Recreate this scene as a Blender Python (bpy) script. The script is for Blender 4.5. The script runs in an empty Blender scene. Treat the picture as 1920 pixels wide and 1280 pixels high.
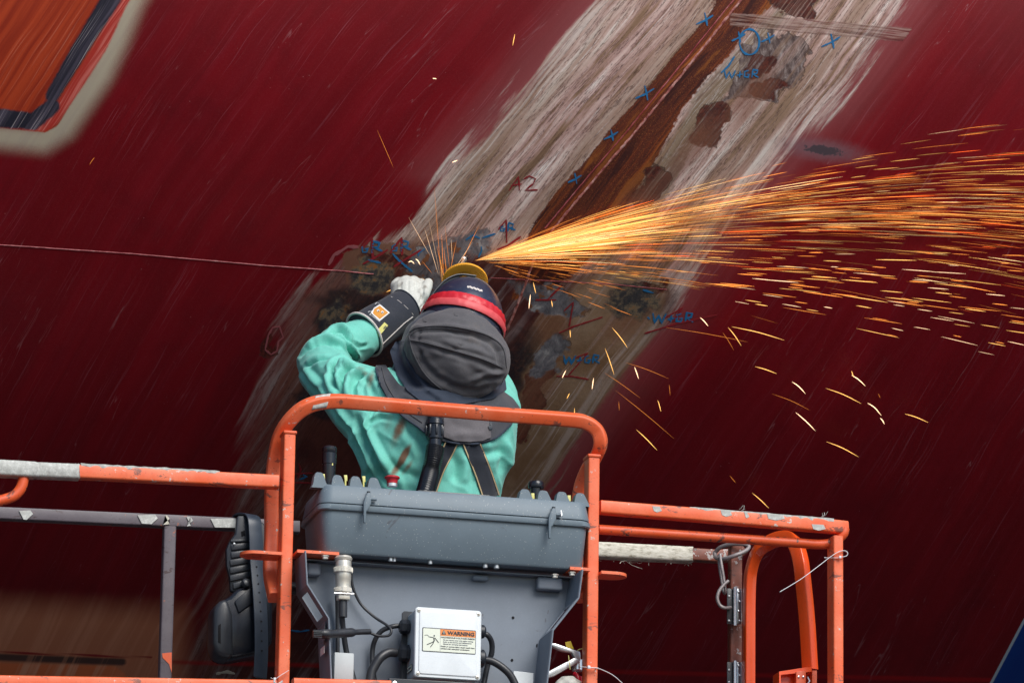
import bpy, bmesh, math, random
import numpy as np
from mathutils import Vector, Matrix, noise
from mathutils.bvhtree import BVHTree
random.seed(7); RNG = np.random.default_rng(7)
sc = bpy.context.scene
COL = sc.collection

# ---------------------------------------------------------------- camera
PSI, TH, RHO = math.radians(13.7), math.radians(15.0), 0.0146
FOC, DIST = 9900.0, 14.3                       # focal length in photo pixels (1920 wide), metres to the basket
_f = Vector((math.sin(PSI)*math.cos(TH), math.cos(PSI)*math.cos(TH), math.sin(TH)))
_r0 = Vector((math.cos(PSI), -math.sin(PSI), 0.0))
_u0 = _r0.cross(_f)
_r = _r0*math.cos(RHO) + _u0*math.sin(RHO)
_u = _u0*math.cos(RHO) - _r0*math.sin(RHO)
CAM = Vector((0, 0, 5.3)) - _f*DIST
cd = bpy.data.cameras.new('camera'); cam = bpy.data.objects.new('camera', cd); COL.objects.link(cam)
cam.matrix_world = Matrix(((_r.x, _u.x, -_f.x, CAM.x), (_r.y, _u.y, -_f.y, CAM.y), (_r.z, _u.z, -_f.z, CAM.z), (0, 0, 0, 1)))
cd.sensor_width = 36; cd.lens = FOC/1920*36; cd.clip_start = 0.5; cd.clip_end = 400
cd.dof.use_dof = True; cd.dof.focus_distance = DIST+0.2; cd.dof.aperture_fstop = 11.0
sc.camera = cam
# ---------------------------------------------------------------- light
w = bpy.data.worlds.new('World'); sc.world = w; w.use_nodes = True
SUN_EL, SUN_AZ = math.radians(43), math.radians(160)   # azimuth clockwise from +Y: behind the camera, to its right
wn = w.node_tree; wn.nodes.clear()
sky = wn.nodes.new('ShaderNodeTexSky'); sky.sky_type = 'NISHITA'; sky.sun_disc = False
sky.sun_elevation = SUN_EL; sky.sun_rotation = SUN_AZ
bg = wn.nodes.new('ShaderNodeBackground'); bg.inputs[1].default_value = 0.11
wo = wn.nodes.new('ShaderNodeOutputWorld')
wn.links.new(sky.outputs[0], bg.inputs[0]); wn.links.new(bg.outputs[0], wo.inputs[0])
sd = bpy.data.lights.new('sun', 'SUN'); sd.energy = 3.1; sd.angle = math.radians(38); sd.color = (1.0, 0.96, 0.9)
sun = bpy.data.objects.new('sun', sd); COL.objects.link(sun); sun.location = (6, -12, 16)
sdir = Vector((math.sin(SUN_AZ)*math.cos(SUN_EL), math.cos(SUN_AZ)*math.cos(SUN_EL), math.sin(SUN_EL)))
sun.rotation_euler = sdir.to_track_quat('Z', 'Y').to_euler()
sc.view_settings.view_transform = 'Standard'; sc.view_settings.look = 'None'
sc.view_settings.exposure = 0.15; sc.view_settings.gamma = 1.0; sc.view_settings.use_curve_mapping = False
sc.render.engine = 'CYCLES'; sc.cycles.use_denoising = True; sc.cycles.max_bounces = 5
sc.cycles.caustics_reflective = False; sc.cycles.caustics_refractive = False

# ---------------------------------------------------------------- measuring helpers
def ray(px, py):
    return (_f + _r*((px-960)/FOC) + _u*((640-py)/FOC))
def P(px, py, Y=0.0):                       # a point read off the photograph, on the vertical plane at depth Y
    d = ray(px, py); return CAM + d*((Y-CAM.y)/d.y)
def proj(co):                               # Nx3 -> photo pixels
    d = np.asarray(co, float) - np.array(CAM)
    z = d @ np.array(_f); return 960+FOC*(d @ np.array(_r))/z, 640-FOC*(d @ np.array(_u))/z
PPM = FOC/DIST
def m(px, Y=0.0): return px*(DIST+Y)/FOC    # pixels -> metres at depth Y

# ---------------------------------------------------------------- node helper
class S:
    def __init__(s, name):
        s.mat = bpy.data.materials.new(name); s.mat.use_nodes = True
        s.nt = s.mat.node_tree; s.nt.nodes.clear()
        s.b = s.nt.nodes.new('ShaderNodeBsdfPrincipled'); s.o = s.nt.nodes.new('ShaderNodeOutputMaterial')
        s.nt.links.new(s.b.outputs[0], s.o.inputs[0])
        s._tc = None
    def n(s, t): return s.nt.nodes.new('ShaderNode'+t)
    def put(s, sock, v):
        if isinstance(v, bpy.types.NodeSocket): s.nt.links.new(v, sock)
        elif isinstance(v, (tuple, list)) and len(v) == 3 and sock.type == 'RGBA': sock.default_value = (*v, 1)
        else: sock.default_value = v
    def tc(s, k='Object'):
        if s._tc is None: s._tc = s.n('TexCoord')
        return s._tc.outputs[k]
    def attr(s, name):
        a = s.n('Attribute'); a.attribute_name = name; return a.outputs['Fac']
    def uv(s, name):
        a = s.n('Attribute'); a.attribute_name = name; return a.outputs['Vector']
    def vmul(s, v, k):
        a = s.n('VectorMath'); a.operation = 'MULTIPLY'; s.put(a.inputs[0], v); a.inputs[1].default_value = k; return a.outputs[0]
    def vadd(s, v, k):
        a = s.n('VectorMath'); a.operation = 'ADD'; s.put(a.inputs[0], v); s.put(a.inputs[1], k); return a.outputs[0]
    def noise(s, v, scale=1.0, det=3.0, rough=0.55, dist=0.0, col=False):
        a = s.n('TexNoise'); s.put(a.inputs['Vector'], v); a.inputs['Scale'].default_value = scale
        a.inputs['Detail'].default_value = det; a.inputs['Roughness'].default_value = rough
        a.inputs['Distortion'].default_value = dist; return a.outputs['Color' if col else 'Fac']
    def vor(s, v, scale, feat='F1', out='Distance'):
        a = s.n('TexVoronoi'); a.feature = feat; s.put(a.inputs['Vector'], v); a.inputs['Scale'].default_value = scale
        return a.outputs[out]
    def math(s, op, a, b=0.0, clamp=False):
        q = s.n('Math'); q.operation = op; q.use_clamp = clamp; s.put(q.inputs[0], a); s.put(q.inputs[1], b); return q.outputs[0]
    def step(s, v, lo, hi):                  # smoothstep
        q = s.n('MapRange'); q.interpolation_type = 'SMOOTHSTEP'; s.put(q.inputs[0], v)
        q.inputs[1].default_value = lo; q.inputs[2].default_value = hi; return q.outputs[0]
    def mix(s, f, a, b):
        q = s.n('Mix'); q.data_type = 'RGBA'; s.put(q.inputs[0], f); s.put(q.inputs[6], a); s.put(q.inputs[7], b); return q.outputs[2]
    def ramp(s, f, stops):
        q = s.n('ValToRGB'); s.put(q.inputs[0], f); e = q.color_ramp.elements
        while len(e) < len(stops): e.new(0.5)
        for i, (p, c) in enumerate(stops): e[i].position = p; e[i].color = (*c, 1)
        return q.outputs[0]
    def bump(s, h, strength=0.3, dist=0.002):
        q = s.n('Bump'); q.inputs['Strength'].default_value = strength; q.inputs['Distance'].default_value = dist
        s.put(q.inputs['Height'], h); s.put(s.b.inputs['Normal'], q.outputs[0])
    def set(s, **k):
        for a, v in k.items():
            s.put(s.b.inputs[{'base': 'Base Color', 'rough': 'Roughness', 'metal': 'Metallic', 'spec': 'Specular IOR Level',
                'sheen': 'Sheen Weight', 'ecol': 'Emission Color', 'estr': 'Emission Strength', 'coat': 'Coat Weight'}[a]], v)
        return s.mat

# ---------------------------------------------------------------- object helpers
ORG = {}
def org(o): return ORG.get(o.name, Vector((0, 0, 0))) if o else Vector((0, 0, 0))
def tag(o, label=None, cat=None, group=None, kind=None):
    if label: o['label'] = label
    if cat: o['category'] = cat
    if group: o['group'] = group
    if kind: o['kind'] = kind
    return o
def thing(name, label, cat, loc, group=None):
    o = bpy.data.objects.new(name, None); COL.objects.link(o); o.location = loc; o.empty_display_size = 0.1
    ORG[o.name] = Vector(loc); return tag(o, label, cat, group)
def link(name, me, mat, parent=None, smooth=35, origin=None):
    co = np.empty(len(me.vertices)*3); me.vertices.foreach_get('co', co); co = co.reshape(-1, 3)
    c = Vector((co.min(0)+co.max(0))/2) if origin is None else Vector(origin)
    me.vertices.foreach_set('co', (co-np.array(c)).ravel())
    if mat is not None:
        me.materials.clear()
        for q in (mat if isinstance(mat, (list, tuple)) else [mat]): me.materials.append(q)
    if smooth:
        me.polygons.foreach_set('use_smooth', [True]*len(me.polygons))
        if smooth < 180: me.set_sharp_from_angle(angle=math.radians(smooth))
    me.update()
    o = bpy.data.objects.new(name, me); COL.objects.link(o)
    if parent: o.parent = parent
    o.location = c - org(parent); ORG[o.name] = c
    return o
class G:                                     # collects geometry for ONE mesh object
    def __init__(s): s.v = []; s.f = []
    def add(s, vs, fs):
        k = len(s.v); s.v += [tuple(v) for v in vs]; s.f += [tuple(i+k for i in f) for f in fs]; return s
    def from_bm(s, bm):
        bm.verts.ensure_lookup_table(); bm.verts.index_update()
        s.add([v.co[:] for v in bm.verts], [[v.index for v in f.verts] for f in bm.faces]); bm.free(); return s
    def box(s, c, size, bev=0.0, rot=None, seg=2):
        bm = bmesh.new(); bmesh.ops.create_cube(bm, size=1)
        for v in bm.verts: v.co = Vector((v.co.x*size[0], v.co.y*size[1], v.co.z*size[2]))
        if bev: bmesh.ops.bevel(bm, geom=bm.edges[:], offset=bev, segments=seg, profile=0.5, affect='EDGES')
        for v in bm.verts: v.co = (rot @ v.co if rot else v.co) + Vector(c)
        return s.from_bm(bm)
    def rings(s, rings, cap=True, closed=True):
        n = len(rings[0]); k = len(s.v)
        for r in rings: s.v += [tuple(p) for p in r]
        for i in range(len(rings)-1):
            for j in range(n if closed else n-1):
                a, b = k+i*n+j, k+i*n+(j+1) % n; s.f.append((a, b, b+n, a+n))
        if cap: s.f.append(tuple(k+j for j in range(n))[::-1]); s.f.append(tuple(k+(len(rings)-1)*n+j for j in range(n)))
        return s
    def sweep(s, pts, prof, up=(0, 0, 1), scale=None, cap=True, closed_path=False):
        pts = [Vector(p) for p in pts]; up = Vector(up); N = None; R = []
        for i, p in enumerate(pts):
            a = pts[max(i-1, 0)]; b = pts[min(i+1, len(pts)-1)]
            if closed_path: a = pts[i-1]; b = pts[(i+1) % len(pts)]
            t = (b-a).normalized()
            if N is None:
                N = up - t*up.dot(t)
                if N.length < 1e-4: N = Vector((1, 0, 0)) - t*t.x
            else: N = N - t*N.dot(t)
            N.normalize(); B = t.cross(N); k = scale[i] if scale else 1.0
            R.append([p + B*(x*k) + N*(y*k) for x, y in prof])
        if closed_path: R.append(R[0]); cap = False
        return s.rings(R, cap)
    def tube(s, pts, r, n=12, scale=None, **k):
        return s.sweep(pts, [(r*math.cos(2*math.pi*i/n), r*math.sin(2*math.pi*i/n)) for i in range(n)], scale=scale, **k)
    def lathe(s, p0, axis, prof, n=24):       # prof: (distance along axis, radius)
        axis = Vector(axis).normalized(); a = axis.orthogonal().normalized(); b = axis.cross(a); p0 = Vector(p0)
        return s.rings([[p0+axis*h+(a*math.cos(2*math.pi*i/n)+b*math.sin(2*math.pi*i/n))*max(r, 1e-4) for i in range(n)] for h, r in prof])
    def cyl(s, a, b, r, n=20, bev=0.0):
        a = Vector(a); b = Vector(b); L = (b-a).length
        pr = [(0, r), (L, r)] if not bev else [(0, r-bev), (bev, r), (L-bev, r), (L, r-bev)]
        return s.lathe(a, b-a, pr, n)
    def slab(s, poly, Y, th, bev=0.0):        # outline read off the photo on plane Y, with thickness away from the viewer
        bm = bmesh.new(); vs = [bm.verts.new(P(x, y, Y)) for x, y in poly]; f = bm.faces.new(vs)
        r = bmesh.ops.extrude_face_region(bm, geom=[f])
        for e in r['geom']:
            if isinstance(e, bmesh.types.BMVert): e.co.y += th
        bmesh.ops.recalc_face_normals(bm, faces=bm.faces)
        if bev: bmesh.ops.bevel(bm, geom=bm.edges[:], offset=bev, segments=2, profile=0.5, affect='EDGES', clamp_overlap=True)
        return s.from_bm(bm)
    def build(s, name, mat, parent=None, smooth=35, recalc=True):
        me = bpy.data.meshes.new(name); me.from_pydata(s.v, [], s.f)
        if recalc and len(s.f) < 60000:
            bm = bmesh.new(); bm.from_mesh(me); bmesh.ops.recalc_face_normals(bm, faces=bm.faces); bm.to_mesh(me); bm.free()
        return link(name, me, mat, parent, smooth)
def rrect(w, h, r, n=3):
    out = []
    for cx, cy, a0 in ((w/2-r, h/2-r, 0), (-w/2+r, h/2-r, 90), (-w/2+r, -h/2+r, 180), (w/2-r, -h/2+r, 270)):
        for i in range(n+1):
            a = math.radians(a0+90*i/n); out.append((cx+r*math.cos(a), cy+r*math.sin(a)))
    return out
def cat(pts, n=8):                           # Catmull-Rom through the points
    pts = [Vector(p) for p in pts]; q = [2*pts[0]-pts[1]]+pts+[2*pts[-1]-pts[-2]]; out = []
    for i in range(1, len(q)-2):
        a, b, c, d = q[i-1:i+3]
        for k in range(n):
            t = k/n
            out.append(0.5*((2*b)+(c-a)*t+(2*a-5*b+4*c-d)*t*t+(3*b-3*c+d-a)*t**3))
    out.append(pts[-1]); return out
def copy_tree(o, parent=None):
    c = o.copy(); COL.objects.link(c); c.parent = parent
    for ch in list(o.children): copy_tree(ch, c)
    return c
def text(s, size, origin, mat, parent, name, xdir=(1, 0, 0), zdir=(0, 0, 1), align='LEFT', ext=0.0004, bold=0.0, width=None):
    cu = bpy.data.curves.new('t', 'FONT'); cu.body = s; cu.size = size; cu.extrude = ext; cu.align_x = align; cu.offset = bold
    cu.resolution_u = 3
    ob = bpy.data.objects.new('t', cu); COL.objects.link(ob)
    dg = bpy.context.evaluated_depsgraph_get(); me = bpy.data.meshes.new_from_object(ob.evaluated_get(dg))
    bpy.data.objects.remove(ob); bpy.data.curves.remove(cu)
    x = Vector(xdir).normalized(); z = Vector(zdir).normalized(); y = z
    nrm = x.cross(z)
    co = np.empty(len(me.vertices)*3); me.vertices.foreach_get('co', co); co = co.reshape(-1, 3)
    if width: co[:, 0] *= width/max(co[:, 0].max()-min(co[:, 0].min(), 0), 1e-6)
    wco = np.array(origin)+np.outer(co[:, 0], x)+np.outer(co[:, 1], z)+np.outer(co[:, 2], nrm)
    me.vertices.foreach_set('co', wco.ravel())
    return link(name, me, mat, parent, 0)

# ---------------------------------------------------------------- hull surface: Y as a function of (X, Z)
Z0, X0, Y0, GX = P(880, 492, 1.0).z, P(880, 492, 1.0).x, 1.0, 0.06
_tt = np.linspace(-9, 6, 3001); _sl = np.clip(0.74+0.66*_tt+0.22*np.clip(_tt, 0, 9)**1.3, 0.02, 3.4)
_gy = np.concatenate([[0], np.cumsum((_sl[1:]+_sl[:-1])/2*(_tt[1]-_tt[0]))]); _gy -= np.interp(0, _tt, _gy)
def hullY(X, Z):                              # fair curve plus the slight unevenness of plating between frames
    X = np.asarray(X); Z = np.asarray(Z)
    return Y0 + np.interp(Z0-Z, _tt, _gy) + GX*(X-X0) + 0.006*np.sin(X*2.3+0.6)*np.cos(Z*1.9) + 0.003*np.sin(X*5.1+Z*3.3)
def hull_n(X, Z):
    e = 1e-3; gx = (hullY(X+e, Z)-hullY(X-e, Z))/(2*e); gz = (hullY(X, Z+e)-hullY(X, Z-e))/(2*e)
    return Vector((gx, -1, gz)).normalized()
def H(px, py, off=0.0):                      # a point read off the photograph, on the hull plating
    d = ray(px, py); lo, hi = 10.0, 25.0
    for _ in range(40):
        t = (lo+hi)/2; p = CAM+d*t
        if p.y < hullY(p.x, p.z): lo = t
        else: hi = t
    p = CAM+d*lo; return p + hull_n(p.x, p.z)*off
# ================================================================ HULL
def sd_poly(px, py, poly):                    # signed distance, positive inside
    poly = np.array(poly, float); n = len(poly); d = np.full(px.shape, 1e18); ins = np.zeros(px.shape, bool)
    for i in range(n):
        a, b = poly[i], poly[(i+1) % n]; e = b-a
        wx, wy = px-a[0], py-a[1]; t = np.clip((wx*e[0]+wy*e[1])/(e @ e), 0, 1)
        d = np.minimum(d, (wx-e[0]*t)**2+(wy-e[1]*t)**2)
        c = ((a[1] > py) != (b[1] > py)) & (px < (b[0]-a[0])*(py-a[1])/((b[1]-a[1]) or 1e-9)+a[0]); ins ^= c
    return np.where(ins, 1, -1)*np.sqrt(d)
def sd_line(px, py, pts, hw):                 # hw half width (number or per point); positive inside
    pts = np.array(pts, float); hw = np.broadcast_to(hw, (len(pts),)); best = np.full(px.shape, -1e9)
    for i in range(len(pts)-1):
        a, b = pts[i], pts[i+1]; e = b-a; wx, wy = px-a[0], py-a[1]; t = np.clip((wx*e[0]+wy*e[1])/(e @ e), 0, 1)
        best = np.maximum(best, hw[i]*(1-t)+hw[i+1]*t - np.hypot(wx-e[0]*t, wy-e[1]*t))
    return best
def sd_ell(px, py, L):
    best = np.full(px.shape, -1e9)
    for cx, cy, rx, ry, *a in L:
        t = math.radians(a[0]) if a else 0; x = (px-cx)*math.cos(t)+(py-cy)*math.sin(t); y = -(px-cx)*math.sin(t)+(py-cy)*math.cos(t)
        best = np.maximum(best, (1-np.hypot(x/rx, y/ry))*min(rx, ry))
    return best
def axis_samples(lo, hi, step, far, grow=1.25):
    a = list(np.arange(lo, hi, step)); s = step; x = a[0]
    L = []
    while x > far[0]: s *= grow; x -= s; L.append(x)
    R = []; s = step; x = a[-1]
    while x < far[1]: s *= grow; x += s; R.append(x)
    return np.array(L[::-1]+a+R)
xs = axis_samples(-1.75, 1.95, 0.0075, (-14, 14)); zs = axis_samples(Z0-1.75, Z0+1.15, 0.0065, (Z0-3.9, Z0+5))
XX, ZZ = np.meshgrid(xs, zs); YY = hullY(XX, ZZ)
co = np.stack([XX, YY, ZZ], -1).reshape(-1, 3)
nx, nz = len(xs), len(zs)
idx = np.arange(nx*nz).reshape(nz, nx)
quads = np.stack([idx[:-1, :-1], idx[:-1, 1:], idx[1:, 1:], idx[1:, :-1]], -1).reshape(-1, 4)
me = bpy.data.meshes.new('ship_hull'); me.vertices.add(len(co)); me.vertices.foreach_set('co', co.ravel())
me.loops.add(quads.size); me.loops.foreach_set('vertex_index', quads.ravel()); me.polygons.add(len(quads))
me.polygons.foreach_set('loop_start', np.arange(0, quads.size, 4)); me.update(); me.validate()
px, py = proj(co)
px = np.clip(px, -6000, 8000); py = np.clip(py, -6000, 8000)
# run-off direction of rain and paint on the plating -> a coordinate across it and one along it
gx = np.arange(-6000, 8001, 10.0); qx = 1+0.32*np.clip((700-gx)/500, 0, 1)+0.13*np.clip((gx-1300)/300, 0, 1)
QX = np.cumsum(qx)*10; gy = np.arange(-6000, 8001, 10.0); qy = 0.845-0.00021*np.clip(gy-150, 0, 1400); QY = np.cumsum(qy)*10
qq = np.interp(px, gx, QX)+np.interp(py, gy, QY); qq -= qq.mean()
A = {}
BAND_L = [(1165, -120), (1130, 0), (1065, 75), (1000, 150), (900, 265), (830, 335), (800, 390), (775, 430), (700, 462), (640, 500), (560, 545), (500, 640), (470, 700), (440, 850), (400, 1000), (350, 1150), (300, 1300), (220, 1500)]
BAND_R = [(820, 1500), (900, 1150), (960, 1000), (1050, 850), (1130, 745), (1235, 600), (1285, 520), (1350, 430), (1430, 325), (1500, 245), (1570, 190), (1640, 90), (1690, 0), (1740, -120)]
A['band'] = sd_poly(px, py, BAND_L+BAND_R)
RUST_L = [(1430, -120), (1340, 0), (1328, 24), (1273, 87), (1237, 131), (1190, 190), (1146, 237), (1107, 293), (1043, 360), (1000, 424), (975, 480)]
RUST_R = [(960, 560), (1040, 545), (1105, 485), (1150, 430), (1198, 356), (1230, 300), (1253, 253), (1277, 206), (1320, 150), (1370, 100), (1400, 50), (1460, 0), (1540, -120)]
A['rust'] = sd_poly(px, py, RUST_L+RUST_R)
A['low'] = sd_poly(px, py, [(400, 640), (520, 545), (690, 470), (800, 455), (960, 480), (1010, 545), (1130, 505), (1250, 535), (1300, 600), (1000, 1000), (900, 1500), (100, 1500), (280, 950)])
A['tan'] = sd_poly(px, py, [(1010, 600), (1100, 520), (1180, 500), (1255, 530), (1225, 620), (1120, 760), (1040, 870), (960, 1010), (900, 1010), (950, 860), (960, 740)])
A['brown'] = sd_poly(px, py, [(640, 475), (700, 455), (800, 470), (870, 500), (860, 540), (760, 560), (650, 530)])
def vn(x, y, k, sd_):                         # smooth value noise, -1..1
    rg_ = np.random.default_rng(sd_); T = rg_.uniform(-1, 1, (512, 512)); a = x*k; b = y*k; i = np.floor(a).astype(int); j = np.floor(b).astype(int)
    u_ = a-i; v_ = b-j; u_ = u_*u_*(3-2*u_); v_ = v_*v_*(3-2*v_); i0, i1, j0, j1 = i % 512, (i+1) % 512, j % 512, (j+1) % 512
    return (T[i0, j0]*(1-u_)+T[i1, j0]*u_)*(1-v_)+(T[i0, j1]*(1-u_)+T[i1, j1]*u_)*v_
_ca, _sa = math.cos(0.9), math.sin(0.9); ra, rb = px*_ca-py*_sa, px*_sa+py*_ca
w1 = 13*vn(ra, rb*0.6, 1/34, 1)+8*vn(ra, rb*0.6, 1/14, 2)+4.5*vn(ra, rb*0.7, 1/6.5, 3); w2 = 13*vn(ra, rb*0.6, 1/34, 4)+8*vn(ra, rb*0.6, 1/14, 5)+4.5*vn(ra, rb*0.7, 1/6.5, 6)
px0_, py0_ = px, py; px, py = px+w1, py+w2
A['metal'] = sd_ell(px, py, [(812, 500, 52, 47, -20), (855, 470, 30, 26), (892, 456, 30, 20, -40), (1000, 548, 42, 20, 5), (1050, 572, 46, 34, 10), (1080, 592, 26, 18),
                             (1028, 664, 34, 36, 20), (1010, 690, 14, 22, 30), (1055, 655, 20, 14)])
A['scrape'] = sd_ell(px, py, [(1195, 566, 52, 30, 5), (1160, 558, 26, 22), (700, 522, 44, 34, -10), (628, 610, 28, 52, 25)])
A['scale'] = sd_poly(px, py, [(1395, 75), (1440, 60), (1510, 78), (1508, 120), (1480, 165), (1450, 182), (1385, 172), (1360, 185), (1340, 205), (1380, 215), (1350, 260), (1330, 278), (1310, 270), (1330, 215), (1375, 150)])
A['chip'] = sd_ell(px, py, [(1330, 238, 50, 30, -52), (1222, 352, 46, 24, -50), (1485, 12, 42, 22), (1420, 118, 26, 22, -40), (1440, 160, 40, 14), (1008, 715, 22, 60, 32), (990, 780, 20, 50, 30), (720, 500, 50, 26, 10),
                            (830, 545, 60, 24), (1215, 545, 44, 14), (512, 640, 10, 24, 15)])
A['dark'] = sd_ell(px, py, [(640, 556, 46, 13), (755, 545, 55, 9), (615, 590, 18, 32, 30), (700, 600, 70, 40), (750, 640, 70, 60), (960, 700, 24, 90, 25), (1195, 582, 40, 12, 5), (620, 720, 60, 60)])
px, py = px0_, py0_
A['lowleft'] = np.clip((py-470)/170, 0, 1)*np.clip((900-px)/100, 0, 1)
A['bandhz'] = A['band']-260*np.clip((py-330)/170, 0, 1)*np.clip((1000-px)/80, 0, 1)
A['stain'] = sd_ell(px, py, [(1300, 275, 70, 26, -50), (1190, 385, 60, 22, -50), (1400, 190, 60, 24, -50), (985, 770, 70, 24, -58), (800, 560, 50, 30), (1180, 600, 60, 26, -40), (1030, 620, 50, 30, -45), (1010, 720, 50, 26, -55), (600, 660, 60, 24, -60)])
A['orange'] = sd_poly(px, py, [(-900, -400), (380, -400), (232, 0), (205, 60), (185, 108), (160, 150), (108, 236), (85, 249), (-10, 238), (-900, 170)])
A['bar'] = np.maximum(sd_line(px, py, [(250, -70), (207, 0), (150, 92), (98, 180)], [19, 18, 16, 13]), sd_line(px, py, [(-300, 190), (0, 222), (62, 228), (97, 200)], [19, 18, 16, 15]))
A['redrim'] = sd_line(px, py, [(270, -60), (228, 10), (188, 90), (150, 150), (100, 225), (84, 238), (0, 240)], [10, 11, 14, 14, 12, 10, 3])
A['spray'] = sd_line(px, py, [(320, -120), (245, 0), (215, 75), (186, 140), (118, 238), (80, 262), (-20, 254), (-500, 215)], [12, 13, 13, 12, 12, 12, 10, 10])
A['tan2'] = sd_poly(px, py, [(-900, 1090), (-100, 1130), (340, 1150), (330, 1500), (-900, 1500)])
A['orange2'] = sd_poly(px, py, [(-900, 1200), (-100, 1238), (215, 1246), (236, 1262), (222, 1500), (-900, 1500)])
A['bar2'] = sd_line(px, py, [(-500, 1215), (0, 1231), (150, 1237), (230, 1240)], 6.5)
A['red2'] = sd_line(px, py, [(-500, 1208), (0, 1222), (150, 1227), (285, 1232)], 2.2)
A['blue'] = sd_poly(px, py, [(2300, 500), (1918, 1168), (1858, 1282), (1700, 1600), (3000, 1600)])
A['comb'] = sd_poly(px, py, [(1368, 24), (1480, 33), (1712, 53), (1692, 78), (1520, 64), (1368, 48)])
A['spot'] = sd_ell(px, py, [(1545, 282, 36, 9, 8)])
A['seamlow'] = sd_line(px, py, [(300, 1240), (1120, 1258), (1560, 1268), (2400, 1285)], 3)
A['khaki'] = sd_line(px, py, [(1460, 30), (1385, 120), (1325, 190), (1285, 262), (1248, 330), (1212, 395), (1170, 450), (1120, 500)], [10, 20, 22, 20, 20, 20, 18, 14])
A['haze'] = sd_ell(px, py, [(1440, 330, 120, 60, -50), (1560, 130, 110, 30, -50)])
for k, v in A.items():
    at = me.attributes.new(k, 'FLOAT', 'POINT'); at.data.foreach_set('value', np.clip(v, -400, 400).astype('f4'))
run = np.stack([qq/690, py/690*1.25, np.zeros_like(qq)], -1).astype('f4')
at = me.attributes.new('run', 'FLOAT_VECTOR', 'POINT'); at.data.foreach_set('vector', run.ravel())

s = S('weathered_red_hull_paint'); R = s.uv('run'); OB = s.tc()
# gently bent run-off coordinate
wob = s.noise(s.vmul(R, (3.0, 2.2, 1)), 1.0, 2); wobv = s.n('CombineXYZ'); s.put(wobv.inputs[0], s.math('MULTIPLY', s.math('SUBTRACT', wob, 0.5), 0.06))
R2 = s.vadd(R, wobv.outputs[0])
fine = s.noise(s.vmul(R2, (120, 2.6, 1)), 1.0, 4, 0.6)
mid = s.noise(s.vmul(R2, (34, 1.1, 1)), 1.0, 4, 0.55)
wide = s.noise(s.vmul(R2, (9, 0.5, 1)), 1.0, 3, 0.5)
hair = s.noise(s.vmul(R2, (260, 3.5, 1)), 1.0, 2, 0.5)
grit = s.noise(OB, 90, 4, 0.65); cloud = s.noise(OB, 6, 4, 0.6); micro = s.noise(OB, 420, 2, 0.6)
def edge(name, amp_run=0.0, amp_grit=0.0, lo=-1.0, hi=1.0, amp_cloud=0.0):
    v = s.attr(name)
    if amp_run: v = s.math('ADD', v, s.math('MULTIPLY', s.math('SUBTRACT', mid, 0.5), amp_run))
    if amp_grit: v = s.math('ADD', v, s.math('MULTIPLY', s.math('SUBTRACT', grit, 0.5), amp_grit))
    if amp_cloud: v = s.math('ADD', v, s.math('MULTIPLY', s.math('SUBTRACT', cloud, 0.5), amp_cloud))
    return s.step(v, lo, hi)
# red antifouling
red = s.mix(s.step(wide, 0.35, 0.7), (0.150, 0.0010, 0.0050), (0.195, 0.0016, 0.0070))
red = s.mix(s.math('MULTIPLY', s.step(mid, 0.45, 0.75), 0.25), red, (0.21, 0.010, 0.022))
red = s.mix(s.math('MULTIPLY', s.step(cloud, 0.5, 0.8), 0.35), red, (0.075, 0.001, 0.0045))
lines = s.math('MULTIPLY', s.step(hair, 0.56, 0.74), s.step(s.noise(s.vmul(R2, (30, 1.6, 1)), 1.0, 2), 0.46, 0.66))
red = s.mix(s.math('MULTIPLY', lines, 0.5), red, (0.34, 0.11, 0.145))
long_ = s.step(s.math('ABSOLUTE', s.math('SUBTRACT', s.noise(s.vmul(R2, (13, 0.9, 7)), 1.0, 3, 0.5), 0.5)), 0.0035, 0.0); long_ = s.math('MULTIPLY', long_, s.step(s.noise(s.vmul(R2, (9, 3, 2)), 1.0, 4, 0.7), 0.5, 0.6))
red = s.mix(s.math('MULTIPLY', long_, 0.4), red, (0.42, 0.20, 0.22))
dk = s.math('MULTIPLY', s.step(s.noise(s.vmul(R2, (60, 0.9, 3)), 1.0, 2), 0.58, 0.75), 0.22)
red = s.mix(dk, red, (0.075, 0.0015, 0.004))
red = s.mix(s.math('MULTIPLY', s.step(micro, 0.54, 0.66), 0.16), red, (0.30, 0.06, 0.07)); mott = s.noise(OB, 2.2, 5, 0.6); red = s.mix(s.math('MULTIPLY', s.step(mott, 0.45, 0.7), 0.45), red, (0.115, 0.0015, 0.006))
# scattered pin-prick chips
spk = s.step(s.vor(OB, 38), 0.055, 0.03); spk = s.math('MULTIPLY', spk, s.step(cloud, 0.52, 0.6))
red = s.mix(s.math('MULTIPLY', spk, 0.5), red, (0.5, 0.3, 0.32))
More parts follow.
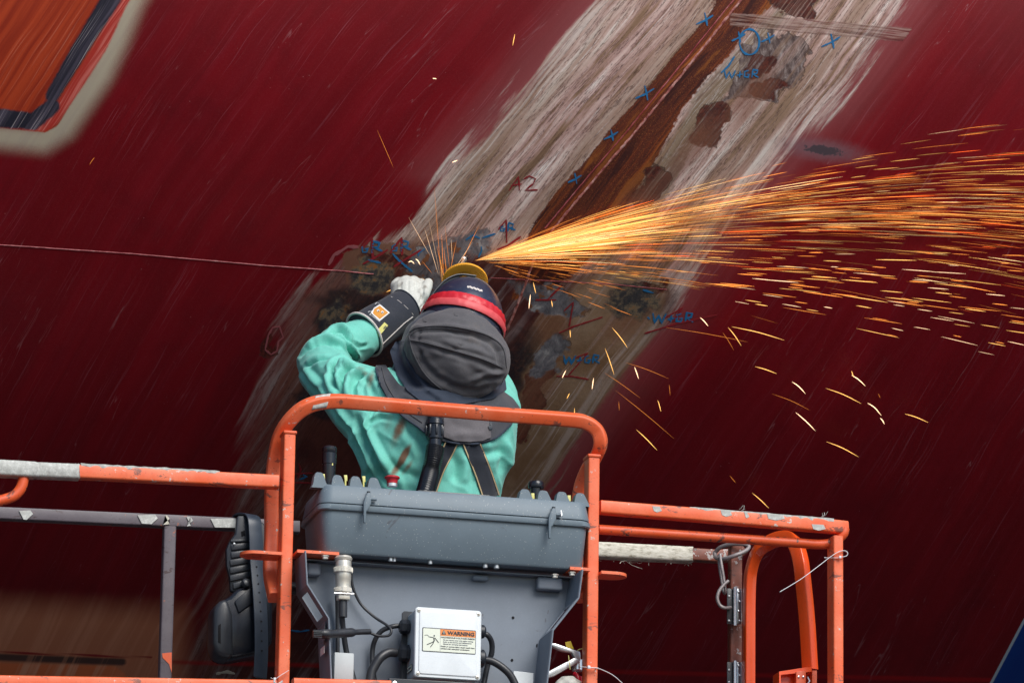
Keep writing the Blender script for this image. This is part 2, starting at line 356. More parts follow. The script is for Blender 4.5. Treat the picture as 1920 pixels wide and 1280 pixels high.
# streaked light band
blot = s.noise(s.vmul(R2, (19, 2.6, 1)), 1.0, 7, 0.66, 0.25)
mb2 = s.math('ADD', s.math('MULTIPLY', mid, 0.5), s.math('MULTIPLY', blot, 0.5))
lt = s.ramp(mb2, [(0.34, (0.12, 0.06, 0.035)), (0.43, (0.27, 0.16, 0.10)), (0.48, (0.46, 0.285, 0.255)), (0.55, (0.66, 0.48, 0.435)), (0.63, (0.90, 0.84, 0.79))])
lt = s.mix(s.math('MULTIPLY', s.step(wide, 0.40, 0.62), 0.7), lt, s.mix(fine, (0.21, 0.125, 0.07), (0.40, 0.27, 0.20)))
lt = s.mix(s.math('MULTIPLY', s.math('MULTIPLY', s.step(fine, 0.55, 0.70), s.step(blot, 0.42, 0.6)), 0.8), lt, (0.86, 0.77, 0.75))
crk = s.step(s.math('ABSOLUTE', s.math('SUBTRACT', s.noise(s.vmul(R2, (46, 3.4, 1)), 1.0, 5, 0.68), 0.5)), 0.022, 0.0)
lt = s.mix(s.math('MULTIPLY', crk, 0.85), lt, (0.075, 0.035, 0.03))
cyan = s.math('MULTIPLY', s.step(s.noise(s.vmul(R2, (75, 4, 5)), 1.0, 5, 0.7), 0.60, 0.68), s.step(wide, 0.52, 0.42))
lt = s.mix(s.math('MULTIPLY', cyan, 0.7), lt, (0.70, 0.74, 0.74))
pit = s.math('MULTIPLY', s.step(grit, 0.60, 0.68), s.step(fine, 0.40, 0.62)); lt = s.mix(s.math('MULTIPLY', pit, 0.55), lt, (0.15, 0.09, 0.05))
col = s.mix(s.math('MULTIPLY', s.math('MULTIPLY', edge('bandhz', 40, 10, -130, 10), 0.38), s.step(s.math('ADD', s.attr('bandhz'), s.math('MULTIPLY', mid, 60)), -120, 40)), red, (0.40, 0.15, 0.155))
bv_ = s.math('ADD', s.math('ADD', s.attr('band'), s.math('MULTIPLY', s.math('SUBTRACT', mid, 0.5), 90)), s.math('MULTIPLY', s.math('SUBTRACT', blot, 0.5), 110)); bandm = s.step(bv_, -16, 14); bandm = s.math('MULTIPLY', bandm, s.math('SUBTRACT', 1.0, s.math('MULTIPLY', s.attr('lowleft'), s.step(bv_, 130, -10))))
col = s.mix(bandm, col, lt)
fr = s.math('MULTIPLY', s.step(s.attr('band'), 34, 6), bandm); col = s.mix(s.math('MULTIPLY', fr, s.math('MULTIPLY', s.step(fine, 0.4, 0.6), 0.65)), col, (0.60, 0.50, 0.46))
# lower, darker bare area with pale run-off
lowc = s.mix(s.step(cloud, 0.35, 0.65), (0.050, 0.008, 0.009), (0.105, 0.028, 0.020))
scuff = s.step(s.noise(OB, 3.4, 3, 0.5), 0.44, 0.62); lowc = s.mix(s.math('MULTIPLY', s.step(mb2, 0.49, 0.60), s.math('MULTIPLY', scuff, 0.6)), lowc, (0.28, 0.22, 0.225))
lowc = s.mix(s.math('MULTIPLY', s.step(fine, 0.57, 0.72), s.math('MULTIPLY', scuff, 0.5)), lowc, (0.42, 0.38, 0.40))
lowc = s.mix(s.math('MULTIPLY', crk, 0.7), lowc, (0.05, 0.015, 0.012))
col = s.mix(s.math('MULTIPLY', edge('low', 60, 20, -25, 25), bandm), col, lowc)
tanc = s.mix(s.step(cloud, 0.3, 0.7), (0.19, 0.105, 0.055), (0.30, 0.20, 0.13))
tanc = s.mix(s.math('MULTIPLY', s.step(mid, 0.52, 0.66), 0.7), tanc, (0.44, 0.35, 0.31))
tanc = s.mix(s.math('MULTIPLY', s.step(fine, 0.58, 0.7), 0.6), tanc, (0.55, 0.47, 0.45))
col = s.mix(edge('tan', 50, 16, -14, 10), col, tanc)
brn = s.mix(cloud, (0.13, 0.045, 0.025), (0.24, 0.12, 0.08)); col = s.mix(edge('brown', 16, 22, -2, 2, 30), col, brn)
# rust band beside the vertical seam
rc = s.ramp(mid, [(0.30, (0.03, 0.007, 0.005)), (0.48, (0.105, 0.018, 0.009)), (0.58, (0.20, 0.04, 0.010)), (0.72, (0.40, 0.12, 0.018))])
rc = s.mix(s.step(fine, 0.42, 0.6), rc, (0.085, 0.018, 0.010)); rc = s.mix(s.math('MULTIPLY', s.step(micro, 0.56, 0.66), 0.6), rc, (0.36, 0.12, 0.03))
kh = s.mix(s.step(fine, 0.4, 0.62), (0.20, 0.14, 0.09), (0.29, 0.215, 0.155)); kh = s.mix(s.math('MULTIPLY', crk, 0.8), kh, (0.55, 0.48, 0.45)); kh = s.mix(s.math('MULTIPLY', s.step(blot, 0.55, 0.6), 0.8), kh, (0.11, 0.055, 0.035))
col = s.mix(s.math('MULTIPLY', edge('khaki', 34, 12, -5, 4), 0.85), col, kh)
rustm = edge('rust', 26, 14, -2, 2.5)
rc = s.mix(s.step(blot, 0.52, 0.60), rc, (0.045, 0.010, 0.008)); rc = s.mix(s.math('MULTIPLY', s.step(blot, 0.46, 0.38), 0.6), rc, (0.30, 0.09, 0.015))
col = s.mix(rustm, col, rc)
# peeled, scaly layers
scl = s.ramp(s.noise(s.vmul(OB, (1.4, 1, 0.6)), 42, 6, 0.72, 0.5), [(0.3, (0.04, 0.02, 0.02)), (0.46, (0.11, 0.075, 0.07)), (0.56, (0.20, 0.15, 0.14)), (0.66, (0.34, 0.29, 0.28))])
sclm = edge('scale', 6, 7, -1, 1.5); col = s.mix(s.math('MULTIPLY', sclm, s.math('ADD', 0.45, s.step(blot, 0.40, 0.55), True)), col, scl)
chc = s.mix(s.step(grit, 0.35, 0.70), (0.045, 0.008, 0.007), (0.115, 0.022, 0.013)); chm = edge('chip', 6, 8, -1, 1.5); col = s.mix(s.math('MULTIPLY', chm, s.math('ADD', 0.5, s.math('MULTIPLY', s.step(fine, 0.38, 0.52), 0.48))), col, s.mix(s.step(blot, 0.5, 0.62), chc, (0.10, 0.035, 0.025)))
rimc = s.math('MULTIPLY', s.step(s.math('ABSOLUTE', s.math('ADD', s.math('MAXIMUM', s.attr('chip'), s.math('MAXIMUM', s.attr('scale'), s.attr('metal'))), s.math('MULTIPLY', s.math('SUBTRACT', grit, 0.5), 14))), 2.0, 0.2), s.step(cloud, 0.42, 0.55)); col = s.mix(s.math('MULTIPLY', rimc, 0.75), col, (0.035, 0.018, 0.015))
stm = s.math('MULTIPLY', s.step(s.math('ADD', s.attr('stain'), s.math('MULTIPLY', s.math('SUBTRACT', mid, 0.5), 50)), -16, 16), 0.6); col = s.mix(stm, col, s.mix(fine, (0.13, 0.035, 0.018), (0.26, 0.12, 0.07)))
dkc = s.mix(s.step(grit, 0.45, 0.65), (0.012, 0.012, 0.016), (0.05, 0.022, 0.018)); dkm = edge('dark', 10, 8, -9, 9, 20); col = s.mix(s.math('MULTIPLY', dkm, 0.85), col, dkc)
gw = s.noise(s.vmul(OB, (1, 1, 0.35)), 24, 6, 0.72, 0.6)
mt = s.ramp(gw, [(0.30, (0.035, 0.04, 0.05)), (0.45, (0.10, 0.105, 0.125)), (0.58, (0.19, 0.19, 0.21)), (0.70, (0.40, 0.40, 0.40))])
mt = s.mix(s.step(s.noise(OB, 26, 3), 0.56, 0.64), mt, (0.17, 0.07, 0.03)); metm = edge('metal', 5, 12, -3.5, 4); col = s.mix(s.math('MULTIPLY', metm, 0.9), col, mt)
sc2 = s.ramp(s.math('ADD', s.math('MULTIPLY', s.noise(OB, 21, 7, 0.74, 0.1), 0.75), s.math('MULTIPLY', blot, 0.25)), [(0.34, (0.015, 0.02, 0.03)), (0.46, (0.05, 0.045, 0.045)), (0.53, (0.17, 0.13, 0.085)), (0.60, (0.34, 0.11, 0.015)), (0.68, (0.08, 0.03, 0.02))])
scm = edge('scrape', 10, 18, -7, 7); col = s.mix(scm, col, sc2)
# comb-like scraped strip
wv = s.n('TexWave'); wv.wave_type = 'BANDS'; wv.bands_direction = 'Z'; s.put(wv.inputs['Vector'], s.vadd(s.vmul(OB, (0, 0, 1)), s.vmul(OB, (0.055, 0, 0)))); wv.inputs['Scale'].default_value = 42; wv.inputs['Distortion'].default_value = 2.5; wv.inputs['Detail'].default_value = 2
wv2 = s.n('TexNoise'); s.put(wv2.inputs['Vector'], s.vmul(OB, (9, 9, 210))); wv2.inputs['Scale'].default_value = 1; wv2.inputs['Detail'].default_value = 3
cmb = s.ramp(wv2.outputs['Fac'], [(0.40, (0.07, 0.02, 0.02)), (0.48, (0.22, 0.11, 0.085)), (0.58, (0.42, 0.31, 0.27)), (0.7, (0.16, 0.03, 0.03))])
combm = edge('comb', 0, 7, -1, 1.5); col = s.mix(s.math('MULTIPLY', combm, 0.6), col, cmb)
spm = edge('spot', 0, 10, -22, 8); col = s.mix(s.math('MULTIPLY', spm, 0.8), col, (0.20, 0.12, 0.14)); col = s.mix(edge('spot', 0, 18, -1, 2), col, (0.07, 0.05, 0.06))
# sprayed draught mark at upper left
spr = s.step(s.math('ADD', s.attr('spray'), s.math('MULTIPLY', s.math('SUBTRACT', micro, 0.5), 14)), -36, 8)
spr = s.math('POWER', spr, 1.6)
col = s.mix(spr, col, s.mix(s.math('MULTIPLY', s.step(mid, 0.45, 0.7), 0.5), (0.43, 0.37, 0.28), (0.36, 0.30, 0.25)))
oc = s.mix(s.step(mid, 0.38, 0.62), (0.27, 0.024, 0.009), (0.42, 0.050, 0.015)); oc = s.mix(s.math('MULTIPLY', s.step(fine, 0.56, 0.7), 0.5), oc, (0.62, 0.19, 0.12))
oc = s.mix(s.math('MULTIPLY', s.step(cloud, 0.5, 0.75), 0.4), oc, (0.30, 0.035, 0.01))
col = s.mix(edge('orange', 0, 3, -2, 2), col, oc)
col = s.mix(s.math('MULTIPLY', edge('redrim', 6, 3, -1, 5), 1.0), col, s.mix(s.step(fine, 0.45, 0.65), (0.42, 0.035, 0.025), (0.62, 0.16, 0.13)))
bc = s.mix(s.math('MULTIPLY', s.step(mid, 0.46, 0.66), 0.8), (0.018, 0.018, 0.03), (0.10, 0.085, 0.12)); bc = s.mix(s.math('MULTIPLY', s.step(hair, 0.60, 0.72), s.step(wide, 0.45, 0.6)), bc, (0.45, 0.40, 0.42))
col = s.mix(edge('bar', 4, 6, -3, 3), col, bc)
# lower left tan band, lower draught mark, blue boot line
col = s.mix(s.math('MULTIPLY', edge('tan2', 10, 0, -40, 30), 0.92), col, s.mix(s.math('MULTIPLY', s.step(mid, 0.42, 0.66), 0.8), (0.66, 0.24, 0.125), (0.78, 0.33, 0.19)))
col = s.mix(edge('orange2', 0, 0, -3, 5), col, s.mix(s.step(mid, 0.45, 0.62), (0.85, 0.22, 0.08), (0.92, 0.42, 0.25)))
col = s.mix(s.math('MULTIPLY', edge('bar2', 0, 0, -3, 3), 0.9), col, s.mix(s.step(mid, 0.55, 0.62), (0.05, 0.035, 0.035), (0.30, 0.14, 0.09)))
col = s.mix(edge('red2', 0, 0, -1, 1), col, (0.32, 0.02, 0.02))
col = s.mix(s.math('MULTIPLY', edge('seamlow', 0, 0, -4, 3), 0.7), col, (0.42, 0.004, 0.008))
col = s.mix(edge('blue', 0, 0, -3.5, -2.5), col, (0.45, 0.55, 0.65)); col = s.mix(edge('blue', 0, 0, 1.2, 2.4), col, s.mix(mid, (0.004, 0.03, 0.22), (0.004, 0.05, 0.28)))
hgt = s.math('ADD', s.math('MULTIPLY', s.math('ADD', s.math('MULTIPLY', s.math('ADD', bandm, rustm, True), 0.8), 0.2), s.math('ADD', s.math('MULTIPLY', fine, 0.5), s.math('MULTIPLY', grit, 0.5))), s.math('MULTIPLY', s.math('ADD', s.math('ADD', sclm, chm), s.math('ADD', metm, metm)), -0.16))
hgt = s.math('ADD', hgt, s.math('MULTIPLY', s.math('MULTIPLY', combm, wv2.outputs['Fac']), 0.35))
s.bump(hgt, 0.55, 0.004)
HULLM = s.set(base=col, rough=s.math('ADD', 0.42, s.math('MULTIPLY', s.math('ADD', bandm, s.math('MULTIPLY', fine, 0.3)), 0.3)), spec=0.25)
hull = link('ship_hull', me, HULLM, None, 180, origin=(0, 0, 0)); tag(hull, 'dark red ship hull curving overhead with rust and pale streaks', 'ship hull')
ORG[hull.name] = Vector((0, 0, 0))
# welded seams: raised beads lying on the plating
def bead(pts, wpx, name, mat, h=0.004, lump=0.25, n=6):
    line = []
    for i in range(len(pts)-1):
        a, b = pts[i], pts[i+1]; k = max(2, int(math.hypot(b[0]-a[0], b[1]-a[1])/n))
        for j in range(k): line.append((a[0]+(b[0]-a[0])*j/k, a[1]+(b[1]-a[1])*j/k))
    line.append(pts[-1]); g = G(); R = []
    for i, (x, y) in enumerate(line):
        p = H(x, y); nn = hull_n(p.x, p.z); a = line[max(i-1, 0)]; b = line[min(i+1, len(line)-1)]
        t = (H(*b)-H(*a)).normalized(); sd_ = nn.cross(t); k = 1+lump*(random.random()-0.5); ww = m(wpx, 1)/2*k; hh = h*(1+lump*(random.random()-0.5))
        jit = sd_*(random.random()-0.5)*m(wpx, 1)*lump*0.4
        R.append([p+jit+sd_*ww*c-nn*0.001+nn*hh*s_ for c, s_ in ((-1, 0), (-0.6, 0.75), (0, 1), (0.6, 0.75), (1, 0))])
    g.rings(R, cap=False, closed=False); return g.build(name, mat, hull, 60)
sw = S('weld_seam_paint'); c_ = sw.noise(sw.tc(), 55, 4, 0.7)
SEAM1 = sw.set(base=sw.ramp(c_, [(0.35, (0.16, 0.02, 0.02)), (0.5, (0.36, 0.12, 0.10)), (0.65, (0.55, 0.30, 0.27))]), rough=0.6)
sw = S('weld_seam_red'); c_ = sw.noise(sw.tc(), 30, 4, 0.7)
SEAM2 = sw.set(base=sw.ramp(c_, [(0.35, (0.20, 0.012, 0.018)), (0.55, (0.36, 0.07, 0.08)), (0.7, (0.42, 0.18, 0.18))]), rough=0.55)
bead([(-260, 436), (0, 459), (250, 476), (500, 498), (640, 508), (700, 514)], 2.7, 'weld_seam', SEAM2, 0.003, 0.25)
bead([(920, 521), (1020, 526), (1150, 533), (1250, 543)], 2.4, 'weld_seam', SEAM2, 0.002, 0.3)
bead([(1440, -70), (1390, 0), (1277, 142), (1190, 249), (1115, 336), (1036, 431), (1000, 490), (975, 560), (950, 620)], 5.5, 'weld_seam', SEAM1, 0.005, 0.5)
bead([(1425, -70), (1376, 0), (1263, 139), (1176, 246), (1100, 334), (1022, 428)], 3.0, 'weld_seam', sw.mat, 0.003, 0.5)
# hand-drawn inspection marks
def inkm(name, c): q = S(name); nn = q.noise(q.tc(), 60, 3); return q.set(base=q.mix(nn, tuple(x*0.7 for x in c), c), rough=0.8)
BLUE, REDK = inkm('blue_paint_stick', (0.008, 0.16, 0.38)), inkm('red_paint_stick', (0.28, 0.006, 0.014))
def mark(strokes, mat, name, wpx=4.5, label=None):
    g = G()
    for st in strokes:
        pts = []
        for i in range(len(st)-1):
            a, b = st[i], st[i+1]; k = max(1, int(math.hypot(b[0]-a[0], b[1]-a[1])/5))
            for j in range(k): pts.append((a[0]+(b[0]-a[0])*j/k, a[1]+(b[1]-a[1])*j/k))
        pts.append(st[-1]); R = []
        for i, (x, y) in enumerate(pts):
            p = H(x, y); nn = hull_n(p.x, p.z); a = pts[max(i-1, 0)]; b = pts[min(i+1, len(pts)-1)]
            t = (H(*b)-H(*a)).normalized(); sd_ = nn.cross(t); ww = m(wpx*0.86, 1)/2*(0.6+0.7*random.random())*(0.6 if i in (0, len(pts)-1) else 1)
            R.append([p+sd_*ww*c+nn*h for c, h in ((-1, 0.0006), (1, 0.0006), (1, 0.0013), (-1, 0.0013))])
        g.rings(R)
    o = g.build(name, mat, hull, 0)
    if label: o['label'] = label
    return o
def xmark(x, y, k=1.0, tail=18):
    return [[(x-2*k, y-13*k), (x+1*k, y), (x+3*k, y+12*k)], [(x-tail*k, y+9*k), (x, y+1*k), (x+14*k, y-8*k)]]
for x, y, k in ((1323, 37, 1), (1211, 175, 1.1), (1147, 254, .85), (1079, 335, .8), (1560, 78, 1.1), (1441, 72, .8), (1386, 70, .8)): mark(xmark(x, y, k), BLUE, 'painted_cross', 4)
mark([[(1425-20+22*math.cos(a)*0.85, 79+24*math.sin(a)) for a in np.linspace(0.4, 6.9, 22)]], BLUE, 'painted_ring', 4.5)
mark([[(1377, 106), (1366, 124), (1352, 137)]], BLUE, 'painted_tick', 4)
def wgr(x, y, k=1.0):
    q = lambda L: [(x+a*k, y+b*k) for a, b in L]
    return [q([(0, 2), (4, 22), (12, 6), (18, 22), (27, 3)]), q([(30, 15), (44, 12)]), q([(38, 5), (36, 20)]),
            q([(58, 3), (49, 6), (48, 18), (57, 19), (60, 12), (54, 13)]), q([(66, 20), (69, 1), (80, 3), (78, 10), (69, 12), (82, 20)])]
mark(wgr(1358, 130, 0.78), BLUE, 'painted_letters', 4); mark(wgr(1224, 585, 0.92), BLUE, 'painted_letters', 5); mark(wgr(1057, 664, 0.82), BLUE, 'painted_letters', 5)
mark([[(1214, 594), (1218, 598)]], BLUE, 'painted_dot', 5)
def gr(x, y, k=1.0):
    q = lambda L: [(x+a*k, y+b*k) for a, b in L]
    return [q([(8, -3), (0, 2), (1, 11), (9, 11), (11, 4), (5, 5)]), q([(19, 12), (22, -10), (34, -7), (32, 1), (22, 2), (40, 9)])]
mark(gr(679, 462, 0.95), BLUE, 'painted_letters', 5); mark(gr(735, 460, 0.9), BLUE, 'painted_letters', 4.5); mark(gr(938, 425, 0.72), BLUE, 'painted_letters', 4.5)
mark([[(690, 487), (714, 493)]], BLUE, 'painted_dash', 4.5); mark([[(736, 475), (748, 488), (773, 509)]], BLUE, 'painted_dash', 5); mark([[(904, 446), (929, 438)]], BLUE, 'painted_dash', 4)
mark([[(797, 466), (785, 474), (784, 480)]], BLUE, 'painted_dash', 4); mark([[(902, 462), (903, 470), (897, 482)]], BLUE, 'painted_dash', 4); mark([[(873, 450), (886, 441), (900, 447)]], BLUE, 'painted_dash', 4)
mark([[(1205, 543), (1225, 549)]], BLUE, 'painted_dash', 4)
mark([[(679, 466), (697, 444), (699, 486)], [(680, 495), (706, 481), (727, 468)]], REDK, 'painted_numeral', 5)
mark([[(731, 475), (753, 445), (754, 478)], [(738, 500), (760, 486), (790, 468)]], REDK, 'painted_numeral', 5)
mark([[(934, 431), (949, 412), (950, 455)], [(932, 468), (952, 460), (977, 443)]], REDK, 'painted_numeral', 4)
mark([[(954, 358), (972, 331), (974, 357)], [(958, 348), (978, 345)], [(982, 336), (992, 330), (1004, 335), (1000, 344), (984, 357), (1008, 356)]], REDK, 'painted_letters', 3.2)
mark([[(1028, 560), (1054, 534), (1052, 537)], [(1004, 562), (1043, 562)]], REDK, 'painted_numeral', 4)
mark([[(1057, 583), (1075, 566), (1067, 612)], [(1048, 624), (1075, 612), (1130, 594)]], REDK, 'painted_numeral', 3.5)
mark([[(1246, 596), (1280, 577), (1262, 602)], [(1208, 625), (1270, 606), (1345, 590)]], REDK, 'painted_numeral', 4)
mark([[(1078, 671), (1102, 661), (1066, 703)], [(1043, 705), (1072, 705), (1104, 711)]], REDK, 'painted_numeral', 3.5)
mark([[(558, 896), (564, 880), (560, 868)], [(545, 888), (586, 886)], [(548, 904), (600, 905)]], REDK, 'painted_numeral', 3.5)
mark([[(562, 898), (575, 893), (568, 889)]], BLUE, 'painted_dash', 5); mark([[(538, 890), (552, 893)]], BLUE, 'painted_dash', 5); mark([[(542, 1180), (562, 1183), (580, 1180)]], BLUE, 'painted_dash', 5)
PINKM = inkm('pink_outline', (0.36, 0.09, 0.10))
mark([[(497, 655), (503, 628), (511, 614), (524, 612), (531, 632), (522, 640), (519, 658), (508, 664), (497, 655)]], PINKM, 'painted_ring', 4)
mark([[(616, 497), (626, 478), (640, 470), (652, 462), (672, 463)]], PINKM, 'painted_ring', 7)
# small bright scratch at the lower left
mark([[(405, 1262), (425, 1258), (440, 1262)]], inkm('pale_scratch', (0.6, 0.55, 0.45)), 'scratch', 8)
# dock floor far below
gs = S('dock_concrete'); gn = gs.noise(gs.tc(), 0.6, 6, 0.6); gb = gs.noise(gs.tc(), 14, 4)
gs.bump(gb, 0.3, 0.01); GM = gs.set(base=gs.mix(gn, (0.030, 0.032, 0.040), (0.055, 0.055, 0.060)), rough=0.9)
g = G().add([(-150, -150, 0), (150, -150, 0), (150, 150, 0), (-150, 150, 0)], [(0, 1, 2, 3)]); o = g.build('ground', GM, None, 0); o['kind'] = 'structure'
# ================================================================ MATERIALS OF THE LIFT
def plain(name, c, rough=0.5, metal=0.0, var=0.25, scale=30, spec=0.5, bump=0.0, coat=0.0):
    q = S(name); nn = q.noise(q.tc(), scale, 4, 0.6)
    if bump: q.bump(q.noise(q.tc(), scale*6, 3, 0.6), bump, 0.001)
    return q.set(base=q.mix(nn, tuple(x*(1-var) for x in c), tuple(min(1, x*(1+var)) for x in c)), rough=q.math('ADD', rough-0.06, q.math('MULTIPLY', nn, 0.12)), metal=metal, spec=spec, coat=coat)
def worn(name, base, pale, chip, grime, chips=0.60, fresh=False):
    q = S(name); o = q.tc()
    n1 = q.noise(o, 9, 4, 0.6); n2 = q.noise(o, 48, 5, 0.7); n3 = q.noise(o, 160, 3, 0.6)
    c = q.mix(q.math('MULTIPLY', q.step(n1, 0.35, 0.7), 0.6), base, pale)
    c = q.mix(q.math('MULTIPLY', q.step(n3, 0.55, 0.7), 0.25), c, tuple(x*0.6 for x in base))
    if not fresh:
        sm = q.noise(q.vmul(o, (1, 1, 2.2)), 17, 5, 0.65, 1.0)
        c = q.mix(q.math('MULTIPLY', q.step(sm, 0.595, 0.66), 0.8), c, grime)
        c = q.mix(q.step(q.math('ADD', n2, q.math('MULTIPLY', q.math('SUBTRACT', n1, 0.5), 0.3)), chips, chips+0.02), c, chip)
        c = q.mix(q.math('MULTIPLY', q.step(q.vor(o, 60), 0.085, 0.05), 0.8), c, (0.05, 0.03, 0.03))
        q.bump(n2, 0.25, 0.0015)
    return q.set(base=c, rough=0.32 if fresh else 0.46, spec=0.5, coat=0.3 if fresh else 0.0)
ORANGE = worn('worn_orange_paint', (0.84, 0.125, 0.035), (0.90, 0.24, 0.12), (0.62, 0.55, 0.50), (0.11, 0.06, 0.05), 0.655)
ORANGE_D = worn('scuffed_orange_paint', (0.72, 0.085, 0.015), (0.80, 0.14, 0.05), (0.10, 0.06, 0.05), (0.10, 0.05, 0.04), 0.62)
FRESH = worn('bright_orange_paint', (0.90, 0.085, 0.006), (0.92, 0.11, 0.012), (1, 1, 1), (0, 0, 0), fresh=True)
STEEL = worn('bare_purple_brown_steel', (0.105, 0.085, 0.10), (0.16, 0.14, 0.155), (0.40, 0.13, 0.07), (0.05, 0.02, 0.02), 0.67)
RUSTY = worn('rusty_post_steel', (0.13, 0.045, 0.03), (0.36, 0.09, 0.05), (0.45, 0.40, 0.38), (0.04, 0.02, 0.02), 0.60)
q = S('duct_tape'); n_ = q.noise(q.vmul(q.tc(), (1, 1, 1)), 70, 4, 0.7)
q.bump(n_, 0.5, 0.002); TAPE = q.set(base=q.ramp(n_, [(0.3, (0.34, 0.34, 0.32)), (0.55, (0.50, 0.51, 0.48)), (0.7, (0.68, 0.69, 0.66))]), rough=0.55)
q = S('cream_masking_tape'); n_ = q.noise(q.vmul(q.tc(), (1, 1, 3)), 40, 5, 0.7)
q.bump(n_, 0.3, 0.0015); CREAM = q.set(base=q.ramp(n_, [(0.32, (0.22, 0.19, 0.14)), (0.45, (0.56, 0.53, 0.44)), (0.6, (0.72, 0.69, 0.60))]), rough=0.75)
def plastic(name, c, rough=0.5, specks=1.0):
    q = S(name); o = q.tc(); n1 = q.noise(o, 14, 3); n2 = q.noise(o, 300, 2)
    cc = q.mix(n1, tuple(x*0.86 for x in c), tuple(x*1.14 for x in c)); cc = q.mix(q.math('MULTIPLY', n2, 0.3), cc, tuple(x*0.6 for x in c))
    if specks:
        v = q.vor(o, 120); cc = q.mix(q.math('MULTIPLY', q.step(v, 0.15, 0.07), 0.8*specks), cc, (0.55, 0.56, 0.52))
        v2 = q.vor(q.vadd(o, (3.1, 2.2, 1.7)), 190); cc = q.mix(q.math('MULTIPLY', q.step(v2, 0.10, 0.04), 0.45*specks), cc, (0.45, 0.48, 0.48))
        sm = q.noise(o, 11, 4, 0.6, 1.5); cc = q.mix(q.math('MULTIPLY', q.step(sm, 0.69, 0.73), 0.5), cc, (0.07, 0.055, 0.06))
    q.bump(n2, 0.12, 0.0006)
    return q.set(base=cc, rough=rough, spec=0.45)
GREY = plastic('speckled_grey_plastic', (0.155, 0.205, 0.245))
PANEL = plastic('matte_grey_panel', (0.20, 0.235, 0.285), 0.5, 0.15)
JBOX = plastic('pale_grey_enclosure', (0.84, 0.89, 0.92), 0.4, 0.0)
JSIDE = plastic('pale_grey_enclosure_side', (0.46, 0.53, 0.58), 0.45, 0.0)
BLACK = plain('black_rubber', (0.016, 0.020, 0.028), 0.42, var=0.4)
BLACKG = plain('glossy_black_plastic', (0.012, 0.015, 0.022), 0.25)
DARKP = plain('dark_charcoal_plastic', (0.030, 0.034, 0.042), 0.36, var=0.4)
CABLE = plain('black_cable_jacket', (0.028, 0.030, 0.036), 0.38, var=0.5)
CHROME = plain('chrome', (0.80, 0.81, 0.83), 0.24, 0.8, var=0.1)
NICKEL = plain('nickel_plating', (0.70, 0.66, 0.58), 0.36, 0.55, var=0.25, scale=60, bump=0.2)
GALV = plain('galvanised_steel', (0.50, 0.53, 0.55), 0.5, 0.6, var=0.2)
ALU = plain('cast_aluminium', (0.70, 0.72, 0.74), 0.38, 0.8, var=0.15, bump=0.15)
CHAINM = plain('weathered_chain_steel', (0.30, 0.27, 0.27), 0.55, 0.5, var=0.4, scale=90, bump=0.3)
YEL = plain('pale_yellow_plastic', (0.72, 0.68, 0.22), 0.5)
YEL2 = plain('yellow_plastic', (0.78, 0.55, 0.03), 0.45)
REDP = plain('red_plastic', (0.50, 0.018, 0.03), 0.4)
NYLON = plain('white_nylon', (0.72, 0.73, 0.76), 0.4)
INK = plain('black_ink', (0.035, 0.045, 0.06), 0.6, var=0)
INKG = plain('grey_ink', (0.16, 0.18, 0.21), 0.6, var=0)
CREAMP = plain('cream_label_stock', (0.80, 0.84, 0.72), 0.5, var=0.03)
ORANGEP = plain('orange_label_print', (0.85, 0.28, 0.07), 0.5, var=0.03)
WHITEP = plain('white_label_stock', (0.75, 0.76, 0.76), 0.5, var=0.05)
REDPAINT = plain('red_extinguisher_paint', (0.42, 0.006, 0.02), 0.3, coat=0.4)
PALEB = plain('pale_bag_cloth', (0.52, 0.52, 0.48), 0.85, var=0.3, bump=0.4)
HOLE = plain('dark_hole', (0.004, 0.004, 0.006), 0.9, var=0)

# ================================================================ LIFT BASKET
SQ = 0.036
lift = thing('lift_basket', 'orange tubular work basket with grey control box and taped rails', 'lift basket', (0, 0.35, 3.85))
def rail(pts, name, mat=None, w=SQ, h=SQ, r=0.006, up=(0, 0, 1), smooth=60):
    return G().sweep(pts, rrect(w, h, r), up=up).build(name, mat or ORANGE, lift, smooth)
def zpost(px0, py0, px1, py1, Y, name, mat=None, w=SQ, d=SQ, extend=None):
    a = P(px0, py0, Y); b = P(px1, py1, Y); x = (a.x+b.x)/2; z1 = extend if extend is not None else b.z
    return G().sweep([(x, Y, a.z), (x, Y, z1)], rrect(w, d, 0.006), up=(0, 1, 0)).build(name, mat or ORANGE, lift, 60)
FZ = 3.87                                    # top of the basket floor
def tape(a, b, k, mat, name='tape', w=SQ, lump=0.0012, n=16, h=None):
    g = G(); R = []; a = Vector(a); b = Vector(b)
    t = (b-a).normalized()
    for i in range(n+1):
        p = a+(b-a)*(i/n); jag = 0.004 if i in (0, n) else 0
        R.append([p+Vector((0, y, 0))*(1)+Vector((0, 0, z))+t*random.uniform(-jag, jag) for y, z in [(x*(1+random.uniform(0, lump*30)), y*(1+random.uniform(0, lump*30))) for x, y in rrect(w+k, (h or w)+k, 0.007, 2)]])
    return g.rings(R).build(name, mat, lift, 60)
# left and right top rails
zt = P(300, 893, 0).z
LR0, LR1 = P(-140, 864, 0), P(521, 905, 0)
LRp = [P(-140, 872, 0), P(0, 879, 0), P(160, 886, 0), P(521, 904, 0)]
rail(LRp, 'top_rail')
tape(P(-60, 875, 0), P(66, 882, 0), 0.006, TAPE); tape(P(66, 882, 0), P(147, 885.5, 0), 0.004, TAPE)
